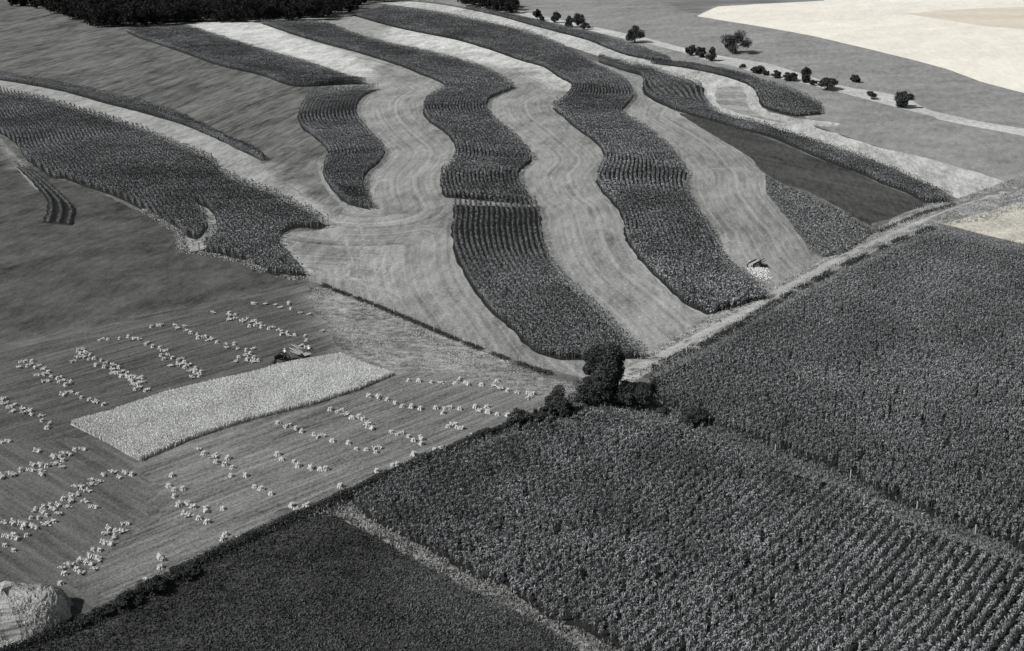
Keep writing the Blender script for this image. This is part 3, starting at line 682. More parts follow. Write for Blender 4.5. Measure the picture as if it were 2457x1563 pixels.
def crown_pts(w, h, zc, n, ncl, cl=.32, shape='round', r=None):
    r = r or RNG; C = []
    while len(C) < ncl:
        p = r.uniform(-1, 1, 3); q = np.linalg.norm(p)
        if q > 1 or q < .35: continue
        if shape == 'cone' and np.hypot(p[0], p[1]) > (1 - p[2]) * .55 + .12: continue
        if shape == 'flat': p[2] = abs(p[2]) - .2
        if shape == 'oval' and np.hypot(p[0] + .12, p[1]) > 1.0 - .38 * max(p[2] + .1, 0) + .12 * math.sin(5 * math.atan2(p[1], p[0])): continue
        C.append(p)
    C = np.array(C); rad = r.uniform(.5, 1.35, ncl) * cl
    k = r.integers(0, ncl, n); d = r.normal(size=(n, 3)); d /= np.linalg.norm(d, axis=1)[:, None]
    d *= (r.random(n) ** .4)[:, None] * rad[k][:, None]
    P = C[k] + d
    P = P * np.array([w / 2, w / 2, h / 2]) * .88 + np.array([0, 0, zc])
    tone = .75 + .5 * r.random(ncl)[k] + .25 * r.random(n)
    return P, tone, C * np.array([w / 2, w / 2, h / 2]) * .8 + np.array([0, 0, zc])

def tree(name, label, cat, at, w, h, clear=.18, n=3000, ncl=22, size=.3, shape='round', group=None, mat=None, trunk=True, tr=None):
    g = px([at])[0]; z = float(hgt(*g))
    root = tag(empty(name, (g[0], g[1], z), RNG.uniform(0, 6)), label, cat, group)
    hc = h * (1 - clear)
    P, t, C = crown_pts(w, hc, h * clear + hc / 2, n, ncl, shape=shape, cl=.44 if ncl < 20 else (.42 if shape == 'oval' else .34))
    P[:, 2] = np.maximum(P[:, 2], .08)
    V, Q = leaves(P, size)
    link('crown' if trunk else 'foliage', mesh_np('crown', V, [Q], mat or M_LEAF, np.repeat(t, 4)), root)
    mb = MB(); tr = tr or max(.06, w * .035)
    top = h * clear + hc * .45
    if trunk:
        mb.tube((0, 0, -.2), (.05 * w * .3, 0, top * .6), tr * 1.25, tr * .8, 8)
        mb.tube((.05 * w * .3, 0, top * .6), (.02 * w, .03 * w, top * 1.2), tr * .8, tr * .35, 7)
        for c in C[::max(1, len(C) // 7)]:
            mb.tube((.03 * w * .3, 0, top * random.uniform(.45, .8)), tuple(c), tr * .45, tr * .12, 5)
        mb.build('trunk', M_BARK, root)
    else:
        for c in C[::max(1, len(C) // 6)]: mb.tube((random.uniform(-.1, .1), random.uniform(-.1, .1), -.1), tuple(c * .95), tr * .5, tr * .15, 5)
        mb.build('stems', M_BARK, root)
    return root

def S(at): 
    g = px([at])[0]; return scale_at(*g)
def T(name, label, cat, cx, base, wpx, hpx, **k):
    s = S((cx, base)); return tree(name, label, cat, (cx, base), wpx / s, hpx / s / .94, **k)
RNG = np.random.default_rng(21); random.seed(21)
T('tree', 'tall dark tree at the field corner where the dirt road ends', 'tree', 1446, 952, 118, 122, clear=.08, n=20000, ncl=24, size=.21, shape='oval')
GB = 'bushes around the tall corner tree'
T('bush', 'widest bush, in front of the tall corner tree', 'bush', 1424, 972, 102, 72, clear=.02, n=12000, ncl=30, size=.17, group=GB, trunk=False, mat=M_LEAF2)
T('bush', 'round bush right of the tall corner tree at the corn edge', 'bush', 1516, 974, 88, 62, clear=.02, n=9000, ncl=26, size=.17, group=GB, trunk=False, mat=M_LEAF2)
T('bush', 'big round bush left of the tall tree, against the stubble', 'bush', 1352, 1004, 84, 74, clear=.02, n=10000, ncl=26, size=.17, group=GB, trunk=False, mat=M_LEAF2)
T('bush', 'small round bush at the left end of the corner clump', 'bush', 1245, 1028, 56, 48, clear=.02, n=5000, ncl=16, size=.16, group=GB, trunk=False, mat=M_LEAF2)
T('bush', 'narrow upright bush between two rounder bushes left of the tall tree', 'bush', 1296, 1012, 34, 44, clear=.02, n=2600, ncl=10, size=.16, group=GB, trunk=False, mat=M_LEAF2)
T('bush', 'low flat bush filling the hedge left of the big round bush', 'bush', 1297, 1028, 76, 32, clear=.0, n=4500, ncl=18, size=.16, group=GB, trunk=False, mat=M_LEAF2)
T('bush', 'small bush at the foot of the corner clump by pale weeds', 'bush', 1399, 1006, 30, 22, clear=.0, n=2200, ncl=10, size=.16, group=GB, trunk=False, mat=M_LEAF2)
T('bush', 'bush alone at the lane corner between the two corn fields', 'bush', 1662, 1016, 80, 44, clear=.0, n=6000, ncl=20, size=.17, group=GB, trunk=False, mat=M_LEAF2)
T('bush', 'tiny bush in the lane right of the corner clump', 'bush', 1588, 992, 36, 12, clear=.0, n=1400, ncl=8, size=.14, group=GB, trunk=False, mat=M_LEAF2)
T('bush', 'tiny dark bush on the road edge above the corner clump', 'bush', 1571, 888, 24, 14, clear=.0, n=1200, ncl=8, size=.14, group=GB, trunk=False, mat=M_LEAF2)
GH = 'bushes along the lower hedgerow'
T('bush', 'dark bush in the hedgerow nearest the haystack', 'bush', 190, 1496, 60, 16, clear=0, n=2600, ncl=14, size=.12, group=GH, trunk=False)
T('bush', 'low round bush in the hedgerow, second from the haystack', 'bush', 248, 1474, 48, 20, clear=0, n=2600, ncl=12, size=.12, group=GH, trunk=False)
T('bush', 'longer dark bush in the hedgerow, third from the haystack', 'bush', 306, 1452, 62, 26, clear=0, n=3600, ncl=16, size=.12, group=GH, trunk=False)
T('bush', 'largest dark bush in the hedgerow, fourth from the haystack', 'bush', 371, 1420, 66, 34, clear=0, n=4600, ncl=18, size=.12, group=GH, trunk=False)
T('bush', 'dark bush in the middle of the hedgerow, fifth from the haystack', 'bush', 435, 1384, 74, 26, clear=0, n=4200, ncl=18, size=.12, group=GH, trunk=False)
T('bush', 'small black bush in the narrow corn strip by the left path', 'bush', 528, 336, 12, 11, clear=0, n=500, ncl=6, size=.2, trunk=False)
T('bush', 'two-lobed black bush at the tip of the narrow left corn strip', 'bush', 622, 376, 24, 12, clear=0, n=900, ncl=6, size=.2, trunk=False)

GT_ = 'trees in the far pasture fence line'
FT = [('tree','leftmost low tree of the far fence line, next to the woods',1290,50,22,24,'round'),
 ('tree','second low tree of the far line, touching the leftmost one',1300,55,14,16,'round'),
 ('tree','small upright tree, third in the far line',1334,55,20,23,'round'),
 ('tree','left tree of the clump of three in the far line',1367,66,20,23,'round'),
 ('tree','tallest middle tree of the clump of three in the far line',1389,67,26,33,'round'),
 ('tree','low right tree of the clump of three in the far line',1404,72,20,14,'round'),
 ('tree','lone full tree right of the clump of three',1523,103,42,36,'round'),
 ('tree','left of a close pair of small round trees',1657,133,27,24,'round'),
 ('tree','right of a close pair of small round trees',1681,138,21,24,'round'),
 ('tree','small pointed tree just right of the round pair',1709,147,27,32,'cone'),
 ('tree','largest spreading tree, out in the far pasture',1764,129,58,46,'round'),
 ('tree','tiny bushy tree below the largest pasture tree',1781,164,13,8,'round'),
 ('tree','first low tree of the row of small trees in the far line',1819,176,30,15,'round'),
 ('tree','second low tree of the row of small trees',1838,181,16,12,'round'),
 ('tree','third low tree of the row of small trees',1861,187,24,14,'round'),
 ('tree','fourth low tree of the row, left of the tall pointed tree',1892,194,36,17,'round'),
 ('tree','tall pointed tree standing above the row of small trees',1932,198,28,42,'cone'),
 ('tree','small tree just right of the tall pointed tree',1951,205,15,12,'round'),
 ('tree','wide domed tree at the right end of the row',1984,215,47,24,'flat'),
 ('tree','small lone tree out in the pasture above the line',2052,198,22,17,'round'),
 ('tree','small umbrella shaped tree near the right end of the line',2091,238,25,17,'flat'),
 ('tree','last full tree at the right end of the far line',2167,258,42,34,'round')]
for nm, lab, cx, by, w, h, shp in FT:
    T(nm, lab, 'tree', cx, by, w * 1.12, h * 1.05, clear=.02 if h > 20 else .06, n=int(1500 + w * 90), ncl=19 if w > 25 else 14, size=.3, shape=shp, group=GT_)

# woods: dark masses at the top
def woods(name, label, spots):
    VV = []; QQ = []; TT = []; off = 0
    for (x, y, w, h) in spots:
        P, t, C = crown_pts(w, h * .93, h * .52, int(900 + 30 * w), 16, cl=.5)
        P = P + np.array([x, y, float(hgt(x, y))])
        V, Q = leaves(P, .55); VV.append(V); QQ.append(Q + off); off += len(V); TT.append(np.repeat(t, 4))
    o = link(name, mesh_np(name, np.concatenate(VV), QQ, M_WOOD, np.concatenate(TT)))
    return tag(o, label, 'woods', kind='stuff')
M_WOOD = tmat('wood_leaf', .022, rough=.9, spec=.05)
edge = [(24,16),(70,20),(120,30),(150,46),(185,58),(230,66),(300,67),(380,63),(454,56),(540,56),(620,54),(700,51),(780,49),(830,34),(870,16)]  # front edge set forward; its dark crowns stand in for the shadowed strip
ex = [e[0] for e in edge]; ey = [e[1] for e in edge]
spots = []
for back in (0, 9, 18, 30, 45, 62, 80, 105, 135):
    for x in np.arange(28, 866, 26 if back < 30 else 34):
        xx = x + random.uniform(-8, 8); yy = np.interp(xx, ex, ey)
        if yy < 20 and back > 30: continue
        g = px([(xx, yy)])[0]; big = random.uniform(.8, 1.15) * (1 if yy > 35 else .55)
        spots.append((g[0] * (1 + back / g[1]), g[1] + 4 + back + random.uniform(-3, 3), 10.5 * big, 11.5 * big))
woods('woods', 'dense black woods along the top left of the photo', spots)
spots = []
for x, y in [(885,7),(905,6),(925,5),(945,4)]:
    g = px([(x, y)])[0]; spots.append((g[0], g[1], 9, 9)); spots.append((g[0], g[1] + 12, 9, 10))
woods('woods', 'small dark grove at the top edge right of the big woods', spots)
spots = []
for x, y in [(1108,10),(1125,13),(1142,16),(1158,20),(1174,22),(1192,26),(1210,30),(1228,32)]:
    g = px([(x, y)])[0]
    for b in (0, 12, 26): spots.append((g[0], g[1] + b, 8.5, 9.5 if b else 8))
woods('woods', 'dark grove at the top edge above the thin pointed corn strip', spots)

# hedgerow of weeds along the stubble's lower edge
HL = [(-120,1650,1.0),(0,1572,1.3),(117,1528,1.0),(183,1506,.9),(222,1486,.8),(339,1424,.8),(397,1394,.9),(509,1334,.9),(600,1292,.8),(626,1280,.7),(700,1246,.7),(760,1222,1.0),(861,1178,1.2),(952,1134,1.2),(1096,1078,1.1),(1174,1042,1.2),(1240,1022,1.5)]
hw = px([(a, b) for a, b, _ in HL]); hh_ = np.array([c for *_, c in HL])
s_ = np.concatenate([[0], np.cumsum(np.linalg.norm(np.diff(hw, axis=0), axis=1))])
n = 42000; q = RNG.uniform(0, s_[-1], n)
x = np.interp(q, s_, hw[:, 0]); y = np.interp(q, s_, hw[:, 1]); H = np.interp(q, s_, hh_) * (.45 + .8 * vnoise(q, q * 0, 2.3)) 
off = RNG.normal(0, .55, (n, 2)); P = np.stack([x + off[:, 0], y + off[:, 1]], 1)
z = hgt(P[:, 0], P[:, 1]) + RNG.random(n) * H * np.exp(-(np.linalg.norm(off, axis=1) / 1.1) ** 2) + .03
V, Q = leaves(np.column_stack([P, z]), .12)
hr = link('hedgerow', mesh_np('hedgerow', V, [Q], M_LEAF2, np.repeat(.6 + .8 * RNG.random(n), 4)))
tag(hr, 'long dark hedgerow of weeds between stubble field and foreground fields', 'hedgerow')

def weeds(name, label, line, n, size, mat, cat, wid=.45, t0=.6):
    hw = px([(a, b) for a, b, _ in line]); hh_ = np.array([c for *_, c in line])
    s_ = np.concatenate([[0], np.cumsum(np.linalg.norm(np.diff(hw, axis=0), axis=1))])
    q = RNG.uniform(0, s_[-1], n); keep = vnoise(q, q * 0 + 5, 3.1) > .38; q = q[keep]; n = len(q)
    x = np.interp(q, s_, hw[:, 0]); y = np.interp(q, s_, hw[:, 1]); H = np.interp(q, s_, hh_) * (.3 + vnoise(q, q * 0, 1.9))
    off = RNG.normal(0, wid, (n, 2)); P = np.stack([x + off[:, 0], y + off[:, 1]], 1)
    z = hgt(P[:, 0], P[:, 1]) + RNG.random(n) * H * np.exp(-(np.linalg.norm(off, axis=1) / (wid * 2)) ** 2) + .03
    V, Q = leaves(np.column_stack([P, z]), size)
    return tag(link(name, mesh_np(name, V, [Q], mat, np.repeat(t0 + .8 * RNG.random(n), 4))), label, cat, kind='stuff')
weeds('weeds', 'dark weeds along the field edge below the dirt road', [(1590,872,.8),(1700,822,.8),(1793,770,.9),(1910,699,.9),(2015,644,.9),(2145,583,.9),(2240,548,.8)], 9000, .17, M_LEAF2, 'weeds', .5)
weeds('weeds', 'dark scattered weeds along the upper road verge', [(2105,558,.8),(2160,536,.8),(2205,516,.8),(2290,492,.7)], 1600, .17, M_LEAF2, 'weeds', .4)
weeds('weeds', 'dark grass and weeds under the wire fence beside the mown hay', [(775,684,.35),(800,695,.4),(860,718,.3),(900,733,.2),(994,772,.25),(1091,814,.3),(1194,854,.5),(1302,894,.6),(1392,922,.8)], 9000, .14, M_LEAF2, 'weeds', .4, .9)
weeds('weeds', 'pale dry weeds at the near edge of the left corn field', [(345,505,.6),(392,534,.7),(430,560,.7),(441,604,.8),(509,613,.6),(587,632,.7),(660,664,.7),(722,670,.5)], 7000, .17, M_LGRASS, 'weeds', .5, .5)
P = scatter(px([(1320,1022),(1400,988),(1448,972),(1500,986),(1545,1003),(1500,1012),(1448,998),(1390,1014),(1330,1034)]), 14)
blades('pale_weeds', 'pale weeds at the top corner of the foreground corn', P, .5, .13, M_LGRASS, .45 + .5 * vnoise(P[:, 0], P[:, 1], 2), 'weeds', k=3, spread=.2, lean=.4)

# ------------------------------------------------------------------ fences
def fence(label, line, step=4.5, h=1.35, gap=None):
    w = densify(px(line), step, False)
    root = tag(empty('wire_fence', (w[0][0], w[0][1], float(hgt(*w[0])))), label, 'fence')
    o = Vector(root.location); proto = None; mbw = MB(); tops = []
    for i, p in enumerate(w[:100]):
        z = float(hgt(*p)); hh = h * random.uniform(.9, 1.12)
        if proto is None:
            mb = MB(); mb.tube((0, 0, -.3), (0.02, 0, h), .085, .07, 7); proto = mb.build('fence_post', M_POST, root); c = proto
        else:
            c = proto.copy(); COL.objects.link(c); c.parent = root
        c.location = (p[0] - o.x, p[1] - o.y, z - o.z); c.rotation_euler = (random.uniform(-.06, .06), random.uniform(-.06, .06), random.uniform(0, 3))
        c.scale = (1, 1, hh / h); tops.append(Vector((p[0] - o.x, p[1] - o.y, z - o.z)))
    for k in (.45, .8, 1.15):
        for a, b in zip(tops[:-1], tops[1:]): mbw.tube(a + Vector((0, .08, k)), b + Vector((0, .08, k)), .006, n=3, caps=False)
    mbw.build('wire', M_WIRE, root)
fence('wire fence with pale posts between littered stubble and mown hay', [(745,682),(800,694),(900,731),(994,770),(1091,812),(1194,852),(1302,892),(1392,920)])
fence('wire fence along the lower verge of the dirt road, beside the corn', [(1548,900),(1693,824),(1827,748),(1930,688),(2050,628),(2160,578),(2258,538)], 6)
fence('wire fence along the upper verge of the dirt road', [(1862,688),(1950,640),(2030,604),(2110,556),(2200,512)], 7)
fence('wire fence in the lane between the two big corn fields', [(1700,1020),(1860,1086),(2040,1150),(2200,1226),(2340,1282)], 7)

# ------------------------------------------------------------------ grain shocks
def sheaf(mb, base, lean, az, sc=1.0, n=7):
    ax = Vector((math.sin(lean) * math.cos(az), math.sin(lean) * math.sin(az), math.cos(lean)))
    M = Matrix.Translation(base) @ ax.to_track_quat('Z', 'Y').to_matrix().to_4x4()
    prof = [(.17 * sc, 0), (.17 * sc, .2 * sc), (.13 * sc, .5 * sc), (.19 * sc, .78 * sc), (.19 * sc, .92 * sc), (.10 * sc, 1.02 * sc)]
    n0 = len(mb.V); mb.lathe(prof, n, M)
    for i in range(n0, len(mb.V)):
        v = mb.V[i]; mb.V[i] = (v[0] + random.gauss(0, .018), v[1] + random.gauss(0, .018), v[2] + random.gauss(0, .02))
def shock_mesh(kind, seed):
    random.seed(seed); mb = MB()
    if kind == 'stand':
        for i in range(9):
            a = 2 * math.pi * i / 9 + random.uniform(-.3, .3); r = random.uniform(.42, .58)
            sheaf(mb, Vector((r * math.cos(a) * 1.2, r * math.sin(a), 0)), random.uniform(.38, .6), a + math.pi + random.uniform(-.3, .3), random.uniform(.72, .98))
        for k in range(3): sheaf(mb, Vector((random.uniform(-.3, 0), random.uniform(-.2, .2), random.uniform(.55, .72))), random.uniform(1.1, 1.5), random.uniform(-.9, .9), .6)
    elif kind == 'long':
        n = 14
        for i in range(n):
            x = -.9 + 1.8 * i / n + random.uniform(-.15, .15); sd = 1 if i % 2 else -1
            bow = .35 * (x * x)
            sheaf(mb, Vector((x, sd * random.uniform(.25, .45) - bow, random.uniform(0, .1))), random.uniform(.4, .8), -sd * math.pi / 2 + random.uniform(-.7, .7), random.uniform(.62, .95))
        for k in range(3): sheaf(mb, Vector((random.uniform(-.8, .3), random.uniform(-.2, .2) - .1, random.uniform(.45, .65))), random.uniform(1.1, 1.5), random.uniform(-.9, .9), .6)
    else:
        for i in range(9):
            a = random.uniform(0, 6.3); r = random.uniform(.05, .5)
            sheaf(mb, Vector((r * math.cos(a), r * math.sin(a), .1 + random.uniform(0, .45) * (1 - r))), random.uniform(1.0, 1.5), random.uniform(0, 6.3), random.uniform(.7, .95))
    # loose straws
    for i in range(60):
        a = random.uniform(0, 6.3); r = random.uniform(.1, .6); z = random.uniform(.1, 1.1)
        p = Vector((r * math.cos(a), r * math.sin(a), z)); d = Vector((random.gauss(0, 1), random.gauss(0, 1), random.gauss(0, .6))).normalized() * .28; e = d.cross(Vector((0, 0, 1))).normalized() * .02
        mb.add([p - e, p + e, p + d], [(0, 1, 2)])
    me = bpy.data.meshes.new('grain_shock'); me.from_pydata(mb.V, [], mb.F); me.update(); me.materials.append(M_STRAW)
    return me
SM = {'stand': [shock_mesh('stand', i) for i in (1, 2, 3, 4)], 'long': [shock_mesh('long', i) for i in (5, 6)], 'heap': [shock_mesh('heap', i) for i in (7, 8, 9)]}
random.seed(11)
R1, R2, R3, R4, N1, N2, N3, R5, R6, Q1, Q2 = ((0,850,7.66),(160,780,7.66),(340,740,8.027),(500,700,8.027),(0,760,3.831),(600,760,3.831),(1200,760,3.831),(0,1050,7.082),(0,1210,7.082),(0,1163,3.831),(600,1163,3.831))
ROWS = [
 ('row at left photo edge above standing grain', 'A', [(R1,[(20,850),(65,850),(60,930),(140,910),(285,950),(200,985),(395,1025),(240,1060),(440,1085),(540,1055),(590,1120),(760,1150),(780,1235),(920,1290),(870,1375)])]),
 ('second row from left above standing grain', 'A', [(R1,[(420,155),(480,145),(590,140),(375,250),(510,230),(580,205),(655,260),(730,220),(800,280),(890,345),(700,395),(800,385),(950,420),(1060,460),(1130,435),(1180,505),(1090,525),(1295,550),(1215,580),(850,510),(1170,755),(1280,710),(1430,740),(1500,810),(1650,845),(1745,900),(1910,940)])]),
 ('third row from left above standing grain', 'A', [(R2,[(220,485),(280,465),(250,540),(340,515),(430,560),(210,615),(330,600),(120,680),(410,640),(510,630),(640,665),(720,720),(540,755),(700,785),(850,750),(820,835),(960,800),(850,890),(930,900),(1030,870),(1120,900),(1070,945),(1000,955),(1150,975),(1240,965),(1320,1005),(1390,985),(1200,1035),(1380,1070),(1200,1105),(1290,1105),(1360,1160),(1255,1195),(1440,1220),(1515,1195)])]),
 ('fourth row from left above standing grain', 'A', [(R2,[(640,285),(765,275),(975,260),(1135,230),(1230,270),(1330,280),(1470,355),(1580,405),(1715,435),(1780,485),(1860,475),(1850,565),(1740,575),(1790,640)]),(R3,[(590,970),(700,1020),(760,990),(830,1055),(920,1105),(580,1115),(700,1110),(830,1150),(1040,1170),(950,1205),(1040,1230),(1145,1235),(1060,1285),(1120,1315),(960,1345)])]),
 ('fifth row from left above standing grain', 'A', [(R3,[(185,370),(350,345),(620,335),(670,395),(830,360),(850,445),(950,485),(1070,510),(1090,585),(1160,575),(1230,560),(1280,630),(1360,605),(1450,670),(1630,705),(1640,770),(1790,700),(1840,800),(2010,820),(2160,790),(2090,890),(2000,925),(1870,955),(2170,960),(2030,1000),(1800,1035),(2250,1020),(2130,1040)])]),
 ('sixth row from left, ending at tractor', 'A', [(R4,[(90,425),(400,420),(530,455),(420,480),(520,530),(380,555),(640,585),(750,545),(820,600),(910,590),(990,630),(915,660),(1020,695),(1090,680),(790,680),(1170,725),(1250,705),(1370,770),(1520,800),(1410,835),(1540,865),(1660,855),(1870,870),(1890,955),(1800,1045),(1920,1095)])]),
 ('short top row nearest the littered stubble', 'A', [(R4,[(880,245),(1110,245),(1300,260),(1400,315),(1560,245),(1590,345),(1780,425),(1950,450),(2200,775)])]),
 ('top row right of the standing grain, nearest the fence', 'B', [(N2,[(1455,595),(1550,600),(1670,608),(1750,620),(1885,620),(1925,588),(2000,625),(2125,633),(2230,640),(2275,598),(2300,668),(2370,688)]),(N3,[(75,680),(150,708),(275,715),(260,750)])]),
 ('second row right of the standing grain', 'B', [(N2,[(1095,738),(1185,748),(1260,770),(1335,800),(1400,830),(1485,838),(1565,853),(1705,848),(1815,850),(1775,892),(1925,855),(2070,838),(2180,838),(2100,872),(2190,888),(2270,905),(2365,912)])]),
 ('third row right of the standing grain', 'B', [(N2,[(740,862),(825,880),(880,910),(935,940),(1000,928),(1045,948),(1080,992),(1110,1030),(1300,1068),(1375,1088),(1460,1108),(1500,1145),(1570,1125),(1575,1175),(1820,1018),(1875,995),(1920,1030),(2030,1103),(2040,1140),(1700,1225),(1750,1230)])]),
 ('fourth row right of the standing grain', 'B', [(N2,[(255,985),(345,1010),(420,1035),(475,1065),(590,1092),(645,1105),(760,1150),(905,1168),(980,1222),(1070,1230),(1170,1215),(1160,1252),(1500,1272),(1310,1375),(1350,1365),(1170,1428)])]),
 ('row below the lower corner of standing grain', 'B', [(N1,[(1825,1228),(1880,1265),(1965,1292),(1990,1340),(2095,1310),(2070,1368),(2140,1395),(2125,1470),(2260,1470)]),(N2,[(250,1275),(290,1320),(405,1340),(445,1378),(555,1400),(645,1415),(700,1410)]),(Q2,[(40,28),(105,48),(190,95),(380,200),(420,238),(500,206),(830,25)])]),
 ('row running down to the hedgerow', 'B', [(N1,[(1580,1468)]),(Q1,[(1550,20),(1600,55),(1680,48),(1600,115),(1650,190),(1720,185),(1780,212),(1690,270),(1730,300),(1830,318),(1905,352),(1890,240),(2050,228),(2075,470),(2050,508),(2195,502),(1470,685),(1480,770),(1345,892)])]),
 ('slanting row far left below standing grain', 'C', [(R5,[(20,90),(150,70),(650,240),(1415,210),(1280,225),(930,345),(1020,340),(1100,300),(1190,300),(1080,400),(1065,520),(950,470),(570,475),(700,480),(800,500),(540,565),(690,590),(720,640),(360,575),(230,655),(170,625),(45,685)])]),
 ('long slanting row at lower left', 'C', [(R5,[(2140,608),(2240,640),(1920,608),(2040,685),(1770,650),(1570,735),(1700,770),(1560,820),(1300,860),(1400,870),(1490,930),(1230,990),(1330,990),(1080,1060),(1220,1090),(1440,1105),(1610,1190),(1000,1160),(1150,1200),(860,1160),(920,1220),(750,1190),(600,1260),(740,1280),(800,1330),(1005,1320),(530,1380),(660,1380)]),(R6,[(920,305),(780,370),(240,335),(70,335),(400,350),(400,410),(560,385),(620,410),(130,560),(240,535),(280,595),(460,545),(90,715),(240,795)])]),
 ('slanting row nearest the haystack', 'C', [(R6,[(2140,345),(1860,430),(1960,465),(2080,490),(1810,520),(1950,585),(1780,665),(1860,685),(1590,785),(1700,795),(1520,880),(1620,915),(1680,965),(1350,980),(1450,975),(1530,1025),(1190,1060),(1310,1120),(1370,1195),(1610,1120),(1060,1110),(1100,1195),(1030,1365)])]),
]
ORD = ['first','second','third','fourth','fifth','sixth','seventh','eighth','ninth','tenth','eleventh','twelfth','thirteenth','fourteenth','fifteenth','sixteenth','seventeenth','eighteenth','nineteenth','twentieth']
def ordn(i):
    if i < 20: return ORD[i]
    tens = {2: 'twenty', 3: 'thirty', 4: 'forty'}[(i + 1) // 10]
    u = (i + 1) % 10
    return (tens[:-1] + 'ieth') if u == 0 else tens + '-' + ORD[u - 1]
HEAP = pmat('flat', .5)
ALLS = []
for rowname, style, parts in ROWS:
    Ps = np.array([(o[0] + a / o[2], o[1] + b / o[2]) for o, L in parts for a, b in L])
    Ps = Ps[np.argsort(Ps[:, 1], kind='stable')]
    for i, (p, w) in enumerate(zip(Ps, px(Ps))): ALLS.append((rowname, style, i, p, w))
cut = sorted((q[3][1] for q in ALLS), reverse=True)[min(300, len(ALLS)) - 1]
MV = []; MF = []; off = 0
for rowname, style, i, p, w in ALLS:
    rr = random.random()
    k = 'stand' if (style == 'B' and rr < .72) or (style != 'B' and rr < .45) else ('heap' if rr < .85 else 'long')
    if style == 'C': k = 'long' if rr < .38 else ('heap' if rr < .7 else 'stand')
    rz = random.uniform(0, 6.3) if style != 'C' else math.radians(B_ANG) + random.gauss(0, .35)
    f = random.uniform(.56, .78) * (1.0 if style == 'B' else .9); sz = f * random.uniform(.75, .95)
    loc = Vector((w[0], w[1], float(hgt(*w)) - .02)); me = random.choice(SM[k])
    if p[1] >= cut:
        o = bpy.data.objects.new('grain_shock', me); COL.objects.link(o)
        o.location = loc; o.rotation_euler = (0, 0, rz); o.scale = (f, f, sz)
        word = {'stand': 'upright', 'long': 'long', 'heap': 'tumbled'}[k]
        tag(o, '%s grain shock, %s from top, %s' % (word, ordn(i), rowname), 'shock', 'grain shocks in rows on the stubble')
    else:
        M = Matrix.Translation(loc) @ Matrix.Rotation(rz, 4, 'Z') @ Matrix.Diagonal((f, f, sz, 1))
        MV += [tuple(M @ v.co) for v in me.vertices]; MF += [tuple(v + off for v in pl.vertices) for pl in me.polygons]; off += len(me.vertices)
if MV:
    me = bpy.data.meshes.new('grain_shocks'); me.from_pydata(MV, [], MF); me.update(); me.materials.append(M_STRAW)
    tag(link('grain_shocks', me), 'farthest grain shocks at the top ends of the rows on the dark stubble', 'shocks', kind='stuff')

# ------------------------------------------------------------------ haystack
def haystack():
    g = px([(20, 1494)])[0]; z = 0
    n, m = 160, 70; V = []; rnd = random.Random(3)
    Lx, Wy, H = 6.4, 3.3, 4.2
    for j in range(m + 1):
        t = j / m
        for i in range(n):
            a = 2 * math.pi * i / n; c, s = math.cos(a), math.sin(a)
            e = .36
            bx = Lx * math.copysign(abs(c) ** e, c); by = Wy * math.copysign(abs(s) ** e, s)
            # profile: steep slightly bulging sides, rounded ridge
            k = (1 - t ** 4.2) ** .5 if t < 1 else 0
            k *= 1 - .10 * t
            zz = H * t * (0.84 + .16 * math.exp(-(bx / 4.5) ** 2))
            V.append((bx * (k * .8 + .2 * (1 - t)), by * k, zz))
    F = [(j * n + i, j * n + (i + 1) % n, (j + 1) * n + (i + 1) % n, (j + 1) * n + i) for j in range(m) for i in range(n)]
    F.append(tuple(m * n + i for i in range(n)))
    V = np.array(V)
    d = (vnoise(V[:, 0] * 1 + V[:, 2] * .3, V[:, 1] + V[:, 2] * .3, .5) - .5) * .2 + (vnoise(V[:, 0] + 9, V[:, 1] + V[:, 2], 1.4) - .5) * .4 + (vnoise(V[:, 0] * 3, V[:, 2] * .8 + V[:, 1] * 2, .35) - .5) * .2
    nn = V / np.array([Lx, Wy, H]); nn[:, 2] *= .6; nn /= np.linalg.norm(nn, axis=1)[:, None] + 1e-6
    V = V + nn * d[:, None]; V[:n, 2] = -.1
    root = tag(empty('haystack', (g[0], g[1], z), math.radians(11)), 'huge pale loaf-shaped straw stack at the lower left corner', 'haystack')
    me = bpy.data.meshes.new('stack_body'); me.from_pydata([tuple(v) for v in V], [], F); me.update(); me.materials.append(M_STACK)
    link('stack_body', me, root)
    # shaggy straw over the surface
    k = RNG.integers(n, len(V), 26000); P = V[k] + RNG.normal(0, .05, (26000, 3)); dn = np.column_stack([RNG.normal(0, .10, 26000), RNG.normal(0, .10, 26000), -RNG.uniform(.12, .45, 26000)])
    out = nn[k] * .10; side = RNG.normal(0, .022, (26000, 3)); side[:, 2] = 0
    T3 = np.stack([P - side, P + side, P + dn + out * RNG.uniform(.2, 1.6, (26000, 1))], 1).reshape(-1, 3)
    link('loose_straw', mesh_np('loose_straw', T3, [np.arange(26000 * 3).reshape(-1, 3)], M_WHEAT, np.repeat(RNG.uniform(.3, .85, 26000), 3)), root)
M_STACK = gmat('stack_straw', .46, ((.5,.04,0,1),(2.5,.08,0,1),(9,.08,0,1)), bump=.8, bscale=6)
haystack()
poly = px([(-60,1522),(0,1526),(60,1510),(119,1493),(165,1484),(182,1492),(165,1502),(117,1514),(60,1545),(0,1572),(-60,1590)])
P = scatter(poly, 160)
blades('straw_litter', 'loose straw scattered at the foot of the haystack', P, .22, .10, M_WHEAT, .7 + .4 * vnoise(P[:, 0], P[:, 1], 1.1), 'straw', k=2, spread=.1, lean=1.0)
P = scatter(R(ST_LT), 9); P = P[vnoise(P[:, 0], P[:, 1], 3.0) > .66]
blades('straw_litter', 'loose straw strewn over the light stubble by the fence', P, .14, .12, M_WHEAT, .5 + .2 * vnoise(P[:, 0], P[:, 1], 1.1), 'straw', k=2, spread=.2, lean=1.0)

